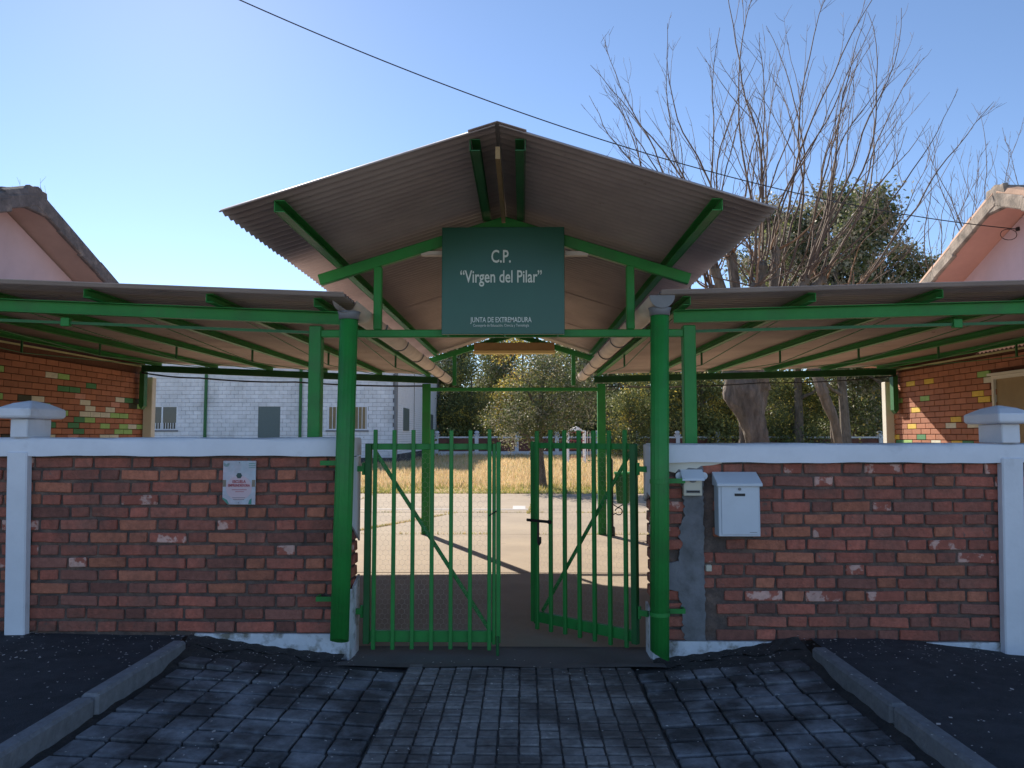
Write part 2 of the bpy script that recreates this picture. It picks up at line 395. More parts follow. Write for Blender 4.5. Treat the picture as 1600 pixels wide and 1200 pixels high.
# ------------------------------------------------------------ FRONT BRICK WALLS
CO = .0795; BH = .062; ST = .236; HD = .112; JT = .0155
def brickset(name, sx, mats, n, dy=.112, bh=BH, ch=.005, jit=.004):
    out = []
    for mt in mats:
        for i in range(n):
            rr = random.Random(sx * 1000 + i); m = MB(); m.box(-sx/2, sx/2, 0, dy, 0, bh)
            for v in m.v: v.x += rr.uniform(-jit, jit); v.z += rr.uniform(-jit, jit); v.y += rr.uniform(-jit, jit)
            out.append(m.mesh(name, mt, bevel=ch))
    return out
BM = [M['brick'], M['brick2'], M['brick3'], M['brickpale']]
stB = brickset('brick', ST, BM, 3); hdB = brickset('brick', HD, BM, 3)
def pick(lst, z=.7, top=False):
    r = random.random()
    k = 0 if r < .55 else 1 if r < .82 else 2 if r < .92 else 3
    if z < .35 and r > .4: k = random.choice([0, 2])
    if top and r > .55: k = 3
    return lst[k * 3 + random.randrange(3)]
def stretch_brick(o, length, base): o.scale = (length / base, 1, 1)
def brick_wall(parent, x0, x1, z0, rows, limx, side, skip=None):
    """bricks between x0 and x1; those beyond limx are joined into one part"""
    far = MB(); cnt = 0
    for r in range(rows):
        z = z0 + r * CO + (CO - BH) / 2
        off = (.19 if r % 2 else 0) + random.uniform(-.012,.012)
        x = x0 - .38 + off; k = 0
        while x < x1:
            L_ = ST if k % 2 == 0 else HD
            a = max(x, x0); b = min(x + L_, x1)
            if b - a > .035 and not (skip and skip((a+b)/2, z + BH/2)):
                c = (a + b) / 2
                if (limx is not None) and ((c < limx) if side < 0 else (c > limx)):
                    far.box(a, b, -.002, .11, z, z + BH)
                else:
                    base = ST if (b - a) > .16 else HD
                    me = pick(stB if base == ST else hdB, z, r == rows - 1 and side > 0)
                    o = put('brick', me, parent, (c, random.uniform(-.004,.003), z + random.uniform(-.0015,.0015)), (random.uniform(-.008,.008), random.uniform(-.006,.006), random.uniform(-.012,.012)), ((b - a) / base, 1, 1)); cnt += 1
            x += L_ + JT; k += 1
    if far.v: far.build('far_bricks', M['brick'], parent, kind='stuff')
    return cnt
def wall_end_bricks(parent, x, z0, rows, sgn, zmin=0):
    for r in range(rows):
        z = z0 + r * CO + (CO - BH) / 2
        if z < zmin: continue
        if r % 2: segs = [(.124, .236)]
        else: segs = [(.120, .236)]
        for a, b in segs:
            o = put('brick', pick(hdB, z), parent, (x - sgn * .055, a, z), (0, 0, random.uniform(-.02,.02)), (.98, (b - a) / .112, 1))

def coping(parent, x0, x1, z0, z1, y0=-.045, y1=.29):
    prof = [(y0, z0), (y0 + .0, z1 - .03), (y0 + .012, z1 - .010), (y0 + .04, z1), (y1 - .03, z1), (y1, z1 - .02), (y1, z0)]
    m = MB(); n = len(prof); NX = int((x1 - x0) / .06)
    for i in range(NX + 1):
        x = x0 + (x1 - x0) * i / NX
        for j, (y, z) in enumerate(prof):
            e = .0025 * math.sin(x * 6.3 + j) + .0015 * math.sin(x * 19 + j * 2)
            m.v.append(Vector((x, y + (e if j < 4 else 0), z + e)))
    for i in range(NX):
        for j in range(n):
            j2 = (j + 1) % n; m.face([i*n+j, i*n+j2, (i+1)*n+j2, (i+1)*n+j])
    m.face(list(range(n))); m.face(list(range(NX*n, NX*n+n)))
    return m.build('coping', M['white'], parent, smooth=True)
def pier(parent, xa, xb, zb, ztop, lean=0):
    m = MB(); m.box(xa, xb, -.06, .0, zb, ztop - .085)
    for v in m.v: v.x += lean * (1.3 - v.z)
    m.build('pier_face', M['white'], parent, bevel=.008)
    m = MB(); m.box(xa + .01, xb - .01, -.052, .20, ztop + .005, ztop + .125); m.build('pier_neck', M['white'], parent, bevel=.006)
    c = (xa + xb) / 2; y = .07; z = ztop + .127
    m = MB(); hw = .115; hd = .19
    ring = lambda a, b, zz: [Vector((c-a, y-b, zz)), Vector((c+a, y-b, zz)), Vector((c+a, y+b, zz)), Vector((c-a, y+b, zz))]
    rs = [ring(hw-.015, hd-.015, z), ring(hw, hd, z+.012), ring(hw, hd, z+.062), ring(hw*.55, hd*.55, z+.098), ring(.012, .012, z+.118)]
    for rg in rs: m.v += rg
    for i in range(len(rs)-1):
        for j in range(4): m.face([i*4+j, i*4+(j+1)%4, (i+1)*4+(j+1)%4, (i+1)*4+j])
    m.face([0,1,2,3]); m.face([16,17,18,19])
    m.build('pier_cap', M['white'], parent, bevel=.006)
# left wall
WL = empty('brick_wall', (-2.3, .12, 0), 'left red brick wall with white coping, plaque hung near its right end', 'wall')
m = MB(); m.box(-5.62, -1.115, .012, .235, -.05, 1.285); m.build('mortar_core', M['mortar'], WL)
nL = brick_wall(WL, -5.6, -1.112, .172, 14, -3.7, -1)
wall_end_bricks(WL, -1.10, .172, 14, 1, .2)
coping(WL, -5.62, -1.095, 1.288, 1.405)
pier(WL, -3.285, -3.155, .12, 1.40, .028)
m = MB()   # white painted skirt below the bricks, its lower edge swallowed by the paving
P_ = [(-2.07,.172),(-1.9,.172),(-1.6,.172),(-1.3,.172),(-1.10,.172),(-1.10,-.02),(-1.5,-.02),(-2.07,-.02)]
m.poly([(x, -.012, z) for x, z in P_], (0, .022, 0)); m.build('white_skirt', M['whitedirty'], WL)
m = MB(); m.poly([(-1.098, y, z) for y, z in [(-.03,-.02),(-.045,.30),(-.03,.42),(.0,.45),(.06,.44),(.24,.5),(.24,-.02)]], (.014, 0, 0)); m.build('white_jamb', M['whitedirty'], WL)
m = MB(); m.poly([(-1.098, y, z) for y, z in [(-.03,.86),(-.05,1.28),(.24,1.28),(.24,.72),(.1,.8)]], (.012, 0, 0)); m.build('white_jamb', M['white'], WL)
# right wall
WR = empty('brick_wall', (2.3, .12, 0), 'right red brick wall with white coping, mailbox and intercom fixed on it', 'wall')
m = MB(); m.box(.835, 5.4, .012, .235, -.05, 1.245); m.build('mortar_core', M['mortar'], WR)
def inpatch(x, z):
    if z > 1.20: return .86 < x < 1.02
    return (1.0 + .035*math.sin(z*9)) < x + (.05 if .45 < z < .7 else 0) < 1.155
nR = brick_wall(WR, .832, 5.38, .135, 14, 3.3, 1, skip=inpatch)
wall_end_bricks(WR, .82, .135, 14, -1, .32)
coping(WR, .825, 5.4, 1.248, 1.368)
pier(WR, 2.992, 3.125, .02, 1.365, -.026)
zz = np.linspace(.12, 1.235, 60)
rw = random.Random(8); lft = []; q_ = 1.01
for z in zz:
    q_ = min(max(q_ + rw.uniform(-.018, .018), .975), 1.03); lft.append(q_ - (.085 if .46 < z < .63 else .03 if z > 1.1 else 0))
rgt = [1.140 + rw.uniform(-.005, .006) for z in zz]
m = MB(); pts = [(l, z) for l, z in zip(lft, zz)] + [(r_, z) for r_, z in zip(rgt[::-1], zz[::-1])]
m.poly([(x, -.009 , z) for x, z in pts], (0, .024, 0)); m.build('cement_patch', M['cement'], WR)
m = MB(); m.poly([(.83+.0*z, -.006, z) for z in ()] or [(.90,-.012,1.215),(.93,-.012,1.19),(.965,-.012,1.182),(.985,-.012,1.205),(1.02,-.012,1.198),(1.05,-.012,1.214),(1.10,-.012,1.209),(1.13,-.012,1.226),(1.2,-.012,1.23),(1.26,-.012,1.243),(1.26,-.012,1.25),(.90,-.012,1.25)], (0,.02,0)); m.build('cement_patch', M['creamwall'], WR)
m = MB(); m.poly([(x, -.012, z) for x, z in [(.815,-.02),(1.72,-.02),(1.72,.118),(1.68,.134),(1.2,.136),(.815,.136)]], (0, .022, 0)); m.build('white_skirt', M['whitedirty'], WR)
m = MB(); m.poly([(x, -.012, z) for x, z in [(2.25,-.02),(3.0,-.02),(3.0,.136),(2.3,.132)]], (0, .022, 0)); m.build('white_skirt', M['whitedirty'], WR)
m = MB(); m.poly([(.806, y, z) for y, z in [(-.03,-.02),(-.03,.16),(.0,.24),(.1,.30),(.24,.33),(.24,-.02)]], (.014, 0, 0)); m.build('white_jamb', M['whitedirty'], WR)
m = MB(); m.poly([(.802, y, z) for y, z in [(-.045,1.02),(-.045,1.30),(-.02,1.36),(.24,1.36),(.24,.98),(.1,1.05)]], (.022, 0, 0)); m.build('white_jamb', M['white'], WR, bevel=.006)
p = at(1108, 888, 4.83); m = MB(); m.box(p.x-.018, p.x+.018, -.03, .0, p.z-.02, p.z+.02); o = m.build('junction_cover', M['cream'], None, bevel=.004); tag(o, 'small cream square cover low on the right wall', 'electrical cover')

# ------------------------------------------------------------ MAILBOX, INTERCOM, PLAQUE
mb = empty('mailbox', (1.335, -.01, .79), 'white metal mailbox with sloping lid on the right brick wall', 'mailbox')
x0, x1, z0, z1 = 1.207, 1.463, .797, 1.12
m = MB(); m.box(x0, x1, -.115, -.008, z0, z1); m.build('box_body', M['metalwhite'], mb, bevel=.004)
m = MB(); m.box(x0+.018, x1-.010, -.121, -.1165, z0+.012, z1-.006); m.build('front_door', M['metalwhite'], mb, bevel=.002)
m = MB(); y = -.14
m.v += [Vector(v) for v in ((x0-.012,-.14,1.105),(x1+.012,-.14,1.105),(x1+.012,-.14,1.123),(x0-.012,-.14,1.123),(x0-.012,-.01,1.105),(x1+.012,-.01,1.105),(x1+.012,-.01,1.19),(x0-.012,-.01,1.19))]
for q in ((0,1,2,3),(3,2,6,7),(7,6,5,4),(4,5,1,0),(0,3,7,4),(1,5,6,2)): m.face(list(q))
m.build('lid', M['metalwhite'], mb, bevel=.003)
m = MB(); m.box(1.306, 1.37, -.1245, -.12, 1.045, 1.061); m.build('name_slot', M['dark'], mb)
m = MB(); m.tube([(1.337, -.121, 1.088), (1.337, -.128, 1.088)], .009, 12); lk = m.build('lock', M['gutter_grey'], mb)
m = MB(); m.box(1.395, 1.44, -.1222, -.1208, .822, .825); m.build('maker_mark', M['gutter_grey'], mb)
ic = empty('intercom', (1.07, -.01, 1.03), 'small cream door intercom under a white hood beside the right green pipe', 'intercom')
m = MB(); m.box(1.008, 1.125, -.05, -.010, 1.040, 1.17); m.build('panel', M['cream'], ic, bevel=.004)
m = MB(); m.box(1.024, 1.11, -.054, -.0505, 1.058, 1.076); m.build('name_plate', M['gutter_grey'], ic)
m = MB(); m.box(1.028, 1.106, -.056, -.0545, 1.062, 1.072); m.build('call_button', M['dark'], ic)
m = MB(); cxx, czz, rr_ = 1.066, 1.148, .026
m.poly([(cxx + rr_*math.cos(t), -.0545, czz + rr_*math.sin(t)) for t in np.linspace(math.pi, 2*math.pi, 14)], (0, .004, 0))
sp = m.build('speaker_grille', M['gutter_grey'], ic)
m = MB()
for k in range(4): m.box(cxx - .02 + k*.0, cxx + .02, -.0565, -.0548, czz - .004 - k*.005, czz - .0025 - k*.005)
m.build('grille_slots', M['dark'], sp)
m = MB()   # hood: sloped sheet with rounded ears
pr = [(-.01, 1.205), (-.075, 1.150), (-.078, 1.135), (-.01, 1.165)]
m.poly([(.995, y, z) for y, z in pr], (.14, 0, 0))
m.build('hood', M['metalwhite'], ic, bevel=.002)
for ex in (.988, 1.142):
    m = MB(); m.tube([(ex, -.012, 1.163), (ex, -.022, 1.163)], .024, 14); m.build('hood_ear', M['metalwhite'], ic)

dg = None
def text(body, size, cx, y, cz, mt, parent, name, xs=1.0, bold=.0):
    cu = bpy.data.curves.new(name, 'FONT'); cu.body = body; cu.size = size; cu.align_x = 'CENTER'; cu.extrude = .0012; cu.offset = bold; cu.resolution_u = 3
    t = bpy.data.objects.new(name, cu); COL.objects.link(t)
    d = bpy.context.evaluated_depsgraph_get(); me = bpy.data.meshes.new_from_object(t.evaluated_get(d))
    bpy.data.objects.remove(t); me.materials.clear(); me.materials.append(mt)
    o = put(name, me, parent, (cx, y, cz), (math.pi/2, 0, 0), (xs, 1, 1)); return o
pq = empty('plaque', (-1.805, -.01, .98), 'small pastel school plaque with red lettering screwed to the left brick wall', 'plaque')
a0, a1, b0, b1 = -1.912, -1.702, .980, 1.257
def prism(x0, x1, z0, z1, y0, y1, cut=0):
    return [(x0, y0, z0+cut), (x0+cut, y0, z0), (x1, y0, z0), (x1, y0, z1), (x0, y0, z1)]
m = MB(); m.poly([(a0, -.022, b0+.035), (a0+.035, -.022, b0), (a1, -.022, b0), (a1, -.022, b1), (a0, -.022, b1)], (0, .010, 0)); m.build('panel', M['pl_base'], pq, bevel=.002)
c = (a0+a1)/2
m = MB(); m.poly([(c + .083*math.cos(t), -.0232, 1.085 + .078*math.sin(t)) for t in np.linspace(0, 2*math.pi, 29)[:-1]], (0, .0010, 0)); m.build('pink_disc', M['pl_pink'], pq)
m = MB(); m.poly([(c + .019*math.cos(t), -.0245, 1.163 + .019*math.sin(t)) for t in np.linspace(0, 2*math.pi, 7)[:-1]], (0, .0012, 0)); m.build('emblem', M['pl_dark'], pq)
m = MB()
for (u0, u1) in ((a0+.002, a0+.022), (a1-.022, a1-.002)): m.box(u0, u1, -.0240, -.0234, 1.093, 1.136)
m.build('side_bars', M['pl_brown'], pq)
m = MB()
for k in range(3):
    zz_ = 1.24 - k * .013
    for i in range(6):
        xa = a1 - .044 + i * .007; s_ = 1 if i % 2 else -1
        m.bar((xa, -.0236, zz_ - s_*.0018), (xa+.007, -.0236, zz_ + s_*.0018), .0008, .003)
for k in range(3):
    m.tube([(a0+.022 + .017*(1-.3*k)*math.cos(t), -.0236, 1.238 + .017*(1-.3*k)*math.sin(t)) for t in np.linspace(math.pi*.9, 2.1*math.pi, 12)], .0011, 4)
m.poly([(a0+.001, -.0236, b0+.036), (a0+.036, -.0236, b0+.002), (a0+.045, -.0236, b0+.002), (a0+.03, -.0236, b0+.03), (a0+.001, -.0236, b0+.046)], (0, .0008, 0))
m.poly([(a1-.044, -.0236, b0+.003), (a1-.024, -.0236, b0+.003), (a1-.022, -.0236, b0+.04), (a1-.036, -.0236, b0+.03)], (0, .0008, 0))
m.build('teal_pattern', M['pl_teal'], pq)
text('ESCUELA', .0255, c, -.0245, 1.117, M['pl_red'], pq, 'lettering', .82, .0006)
text('EMPRENDEDORA', .0225, c, -.0245, 1.094, M['pl_red'], pq, 'lettering', .80, .0006)
m = MB(); m.box(c-.045, c+.05, -.0245, -.0236, 1.072, 1.0755).box(c-.022, c+.033, -.0245, -.0236, 1.060, 1.0635); m.build('small_print', M['pl_red'], pq)
m = MB(); m.box(c-.04, c+.042, -.0245, -.0236, 1.022, 1.0245).box(c-.036, c+.036, -.0245, -.0236, 1.011, 1.0135); m.build('small_print', M['pl_dark'], pq)
for zz_ in (b1-.012, b0+.012):
    m = MB(); m.tube([(c, -.022, zz_), (c, -.026, zz_)], .0035, 8); m.build('screw', M['gutter_grey'], pq)

# ------------------------------------------------------------ CORRUGATED SHEETS
def corr(xa, za, xb, zb, y0, y1, nx=3, pitch=.076, amp=.0125, th=.003):
    """sheet whose waves run in y and whose ribs run from (xa,za) to (xb,zb)"""
    ny = max(4, int(round((y1 - y0) / pitch * 8))); V = []; nn = Vector((-(zb - za), 0, xb - xa)).normalized()
    if nn.z < 0: nn = -nn
    for lay in (0, 1):
        for j in range(ny + 1):
            y = y0 + (y1 - y0) * j / ny; a = amp * math.sin(2 * math.pi * y / pitch) + amp + lay * th
            for i in range(nx + 1):
                t = i / nx; V.append((xa + (xb - xa) * t + nn.x * a, y, za + (zb - za) * t + nn.z * a))
    Fc = []; W_ = nx + 1; O = (ny + 1) * W_
    for j in range(ny):
        for i in range(nx):
            q = j * W_ + i; Fc.append((q, q+W_, q+W_+1, q+1)); Fc.append((O+q, O+q+1, O+q+W_+1, O+q+W_))
        for i in (0, nx):
            q = j * W_ + i; Fc.append((q, q+W_, O+q+W_, O+q))
    for j in (0, ny):
        for i in range(nx):
            q = j * W_ + i; Fc.append((q, q+1, O+q+1, O+q))
    return np.array(V), np.array(Fc)
def sheets(parent, xa, za, xb, zb, y0, y1, wd=.912):
    y = y0; k = 0; pl = wloc(parent)
    while y < y1 - .05:
        ye = min(y + wd + .05, y1)
        dz = .0035 * (k % 2)
        V, Fc = corr(xa, za + dz, xb, zb + dz, y, ye)
        V = V - np.array(pl)
        me = fast_mesh('roof_sheet', V, Fc, M['sheet'], smooth=True)
        o = bpy.data.objects.new('roof_sheet', me); COL.objects.link(o); o.parent = parent
        y += wd; k += 1

# ------------------------------------------------------------ ENTRANCE PORCH
XC = -.13; YF = .30; YB = 6.14
PO = empty('entrance_porch', (XC, 3.2, 0), 'green steel gabled porch roof with corrugated sheets over the gateway', 'porch')
def sq(parent, name, a, b, w_=.085, h=.085, mt='green', up=(0,0,1), bev=.006):
    m = MB(); m.bar(a, b, w_, h, up); return m.build(name, M[mt], parent, bevel=bev)
for X, Y, zt in ((-1.422, YF+.02, 2.168), (1.133, YF+.02, 2.168), (-1.40, YB, 2.165), (1.135, YB, 2.165)):
    sq(PO, 'post', (X, Y, 0), (X, Y, zt), .085 if Y < 1 else .115, .085, up=(0,1,0))
SL = .315
for Y in (YF, YB):
    yy = Y - .005
    sq(PO, 'bottom_chord', (-1.378, yy, 2.113 - (.03 if Y > 1 else 0)), (1.088, yy, 2.113 - (.03 if Y > 1 else 0)), .05, .052)
    for s in (-1, 1):
        e = 1.27; m = MB(); m.bar((XC, yy - .001*s, 2.885), (XC + s*e, yy - .001*s, 2.885 - SL*e), .05, .075); m.build('top_chord', M['green'], PO, bevel=.004)
        xx = XC + s * .865; sq(PO, 'king_strut', (xx, yy, 2.14), (xx, yy, 2.885 - SL*.865 - .035), .055, .05, up=(0,1,0))
R0Y, R1Y = -1.09, 6.55; RZ = 2.995; EX = 1.415
for s in (-1, 1):
    sheets(PO, XC + s*.01, RZ, XC + s*EX, RZ - SL*(EX-.01), R0Y, R1Y)
    for dx in (.118, 1.13):
        z = RZ - SL*dx - .036
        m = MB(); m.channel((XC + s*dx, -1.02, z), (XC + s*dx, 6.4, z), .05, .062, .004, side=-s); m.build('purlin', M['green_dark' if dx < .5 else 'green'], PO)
m = MB()
for s in (-1, 1):
    V0 = [(XC, RZ+.027), (XC+s*.15, RZ+.027-SL*.15), (XC+s*.15, RZ+.024-SL*.15), (XC, RZ+.024)]
    m.poly([(x, R0Y+.004, z) for x, z in V0], (0, R1Y-R0Y-.01, 0))
m.build('ridge_cap', M['sheet'], PO)
m = MB(); m.box(XC-.012, XC+.012, -1.0, .2, RZ-.14, RZ-.075); m.build('ridge_batten', M['ochre'], PO)
# weld plates and bolts under the chord near the sign
for px in (-.62, .37):
    m = MB(); m.box(px-.08, px+.08, YF-.02, YF+.03, 2.885-SL*abs(px-XC)-.075, 2.885-SL*abs(px-XC)-.045); m.build('gusset', M['gutter'], PO, bevel=.003)

sg = empty('school_sign', (-.133, .19, 2.08), 'square dark green school name sign hung under the porch gable', 'sign')
m = MB(); m.box(-.546, .281, .19, .215, 2.095, 2.825); m.build('panel', M['sign'], sg, bevel=.003)
cx = -.146
text('C.P.', .122, cx, .187, 2.582, M['letter'], sg, 'lettering', .68, .0016)
text('\u201cVirgen del Pilar\u201d', .118, cx, .187, 2.446, M['letter'], sg, 'lettering', .67, .0014)
text('JUNTA DE EXTREMADURA', .049, cx, .187, 2.176, M['letter'], sg, 'lettering', .70, .0004)
text('Consejer\u00eda de Educaci\u00f3n, Ciencia y Tecnolog\u00eda', .0255, cx, .187, 2.146, M['letter'], sg, 'lettering', .78, 0)
for xx in (-.5, -.12, .235):
    m = MB(); m.tube([(xx, .20, 2.092), (xx, .20, 2.080)], .008, 8); m.build('bolt', M['green_dark'], sg)

lf = empty('strip_light', (-.1, 6.05, 2.73), 'old strip light with yellowed underside under the rear gable', 'light')
a = at(741, 553, 10.9); b = at(866, 536, 10.9)
m = MB(); m.box(a.x, b.x, 5.98, 6.10, a.z+.045, b.z); m.build('housing', M['ochre'], lf, bevel=.004)
m = MB(); m.box(a.x-.01, b.x+.01, 5.97, 6.11, a.z, a.z+.043); m.build('diffuser', M['lamp'], lf, bevel=.004)
for i in range(2):
    xx = a.x + (.25 if i == 0 else (b.x-a.x)-.25); m = MB(); m.box(xx-.02, xx+.02, 6.02, 6.06, b.z+.001, b.z+.12 + .0); m.build('hanger', M['green_dark'], lf)

# ------------------------------------------------------------ SIDE CANOPIES
def side_canopy(s, label):
    sl = .042 if s < 0 else .025
    Xi = -1.245 if s < 0 else 1.035; Xo = -5.60 if s < 0 else 5.40; zt = 2.263 if s < 0 else 2.272
    E = empty('side_canopy', ((Xi+Xo)/2, 3.2, 0), label, 'canopy')
    top = lambda x: zt + sl * abs(x - Xi)
    for Y in (YF, YB):
        h = .088 if Y < 1 else .095
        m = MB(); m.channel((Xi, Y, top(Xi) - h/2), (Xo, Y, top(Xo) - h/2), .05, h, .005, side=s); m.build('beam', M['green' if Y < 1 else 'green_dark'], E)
    rx = [-1.36, -2.08, -2.9, -3.72, -4.55, -5.4] if s < 0 else [1.08, 1.90, 2.73, 3.56, 4.4, 5.22]
    for x in rx:
        z = top(x) + .031
        m = MB(); m.channel((x, .10, z), (x, 6.42, z), .045, .058, .004, side=-s); ra = m.build('rafter', M['green'], E)
        m = MB(); zm = top(x) - .13
        m.tube([(x, .4, top(x) - .10 + .09), (x, 3.2, zm), (x, 6.0, top(x) - .10 + .09)], .005, 5); m.build('tie_rod', M['green_dark'], ra)
        m = MB(); m.bar((x, 3.2, zm), (x, 3.2, top(x)), .018, .018, (0,1,0)); m.build('strut', M['green_dark'], ra)
    xi = -1.17 if s < 0 else .90
    sheets(E, xi, top(xi) + .062 - (0.004), Xo, top(Xo) + .062, .02, 6.62)
    x = Xo + (-.02 if s < 0 else .02)
    m = MB(); xx = Xo - s * .05; z0 = top(Xo) - .65
    m.poly([(xx - .035, YB - .05, top(Xo) - .10), (xx + .035, YB - .05, top(Xo) - .10), (xx + .035, YB - .05, z0 + .05), (xx, YB - .05, z0), (xx - .035, YB - .05, z0 + .05)], (0, .10, 0)); m.build('wall_bracket', M['green_dark'], E)
    # lower fascia bar joining beam and porch
    m = MB(); m.bar((Xi - s*.02, YF + .07, top(Xi) - .14), (Xo, YF + .07, top(Xo) - .14), .02, .02); m.build('conduit', M['green_dark'], E)
    m = MB(); xj = Xi + s * 1.95; m.box(xj - .03, xj + .03, YF + .045, YF + .085, top(xj) - .165, top(xj) - .105); m.build('junction_box', M['green'], E, bevel=.003)
    return E
side_canopy(-1, 'left corrugated side canopy on green beams, running to the left brick building')
side_canopy(1, 'right corrugated side canopy on green beams, running to the right brick building')

# ------------------------------------------------------------ GUTTERS and DOWNPIPES
def gutter(X, y0, y1, z, label, closed):
    E = empty('gutter', (X, y0, z), label, 'gutter', None)
    r = .075; n = 12; y = y0; k = 0
    while y < y1 - .1:
        ye = min(y + 1.05, y1); m = MB(); rr = r + .002 * (k % 2)
        def fn(s, t, y=y, ye=ye, rr=rr): a = math.pi + math.pi * t; return (X + rr * math.cos(a), y + (ye - y + .02) * s, z + rr * math.sin(a) + .02)
        def fn2(s, t, y=y, ye=ye, rr=rr): a = math.pi + math.pi * t; return (X + (rr-.003) * math.cos(a), y + (ye - y + .02) * s, z + (rr-.003) * math.sin(a) + .02)
        m.grid(fn, 1, n); m.grid(fn2, 1, n); m.build('gutter_length', M['gutter'], E, smooth=True)
        m = MB()
        m.tube([(X + (r+.006) * math.cos(a), ye, z + (r+.006) * math.sin(a) + .02) for a in np.linspace(math.pi, 2*math.pi, 12)], .0055, 6); m.build('gutter_bracket', M['gutter_grey'], E)
        y = ye; k += 1
    for yy in ([y0, y1] if closed else [y1]):
        m = MB(); m.poly([(X + (r+.004) * math.cos(a), yy, z + (r+.004) * math.sin(a) + .02) for a in np.linspace(math.pi, 2*math.pi, 14)], (0, .006 if yy > 1 else -.006, 0)); m.build('end_cap', M['gutter_grey' if yy < 1 else 'gutter'], E)
    return E
gutter(-1.108, -.205, 6.33, 2.235, 'left half round gutter between the porch roof and the left canopy', False)
gutter(.860, -.205, 6.33, 2.262, 'right half round gutter between the porch roof and the right canopy, grey end cap', True)
def downpipe(xt, xb, zt, zb, label, clamps, cut):
    E = empty('downpipe', ((xt+xb)/2, -.14, zb), label, 'downpipe')
    m = MB(); n = 28; pts = []
    r = .056; Y = -.135; rings = [(xb, zb), (xb + (xt-xb)*.5, (zb+zt)/2), (xt, zt)]
    for (x, z) in rings:
        for k in range(n):
            a = 2 * math.pi * k / n; rr = r * (1 + .030 * math.cos(14 * a))
            zz_ = z
            if z == zb: zz_ = z + (.026 * math.sin(-a) if cut > 0 else -.03 * math.cos(a))
            m.v.append(Vector((x + rr * math.cos(a), Y + rr * math.sin(a), zz_)))
    for i in range(2):
        for k in range(n): k2 = (k+1) % n; m.face([i*n+k, i*n+k2, (i+1)*n+k2, (i+1)*n+k])
    o = m.build('pipe', M['green'], E, smooth=True)
    sm = o.modifiers.new('thickness', 'SOLIDIFY'); sm.thickness = .004
    m = MB()   # outlet funnel under the gutter
    for i, (z, rx, ry) in enumerate(((zt-.02, .060, .060), (zt+.01, .062, .062), (zt+.03, .070, .066))):
        for k in range(20):
            a = 2*math.pi*k/20; m.v.append(Vector((xt + rx*math.cos(a), Y + ry*math.sin(a), z)))
    for i in range(2):
        for k in range(20): k2 = (k+1) % 20; m.face([i*20+k, i*20+k2, (i+1)*20+k2, (i+1)*20+k])
    f = m.build('outlet', M['gutter_grey' if cut > 0 else 'gutter_grey'], E, smooth=True)
    sm = f.modifiers.new('thickness', 'SOLIDIFY'); sm.thickness = .003
    for z, sgn, band in clamps:
        x = xb + (xt - xb) * (z - zb) / (zt - zb)
        c_ = empty_part('clamp', E)
        m = MB(); m.box(min(x + sgn*.05, x + sgn*.17), max(x + sgn*.05, x + sgn*.17), -.075, -.069, z-.015, z+.015)
        m.box(min(x + sgn*.155, x + sgn*.17), max(x + sgn*.155, x + sgn*.17), -.069, .0, z-.014, z+.014)
        if band: m.tube([(x, Y, z-.012), (x, Y, z+.012)], .0615, 22, cap=False)
        m.build('clamp', M['green'], E, bevel=.0)
    return E
def empty_part(n, e): return None
downpipe(-1.094, -1.124, 2.165, .165, 'green fluted downpipe at the end of the left brick wall', [(1.245, -1, False), (.402, -1, False)], 1)
downpipe(.857, .830, 2.185, .085, 'green fluted downpipe with clamp bands at the end of the right brick wall', [(1.135, 1, True), (.335, 1, True)], -1)

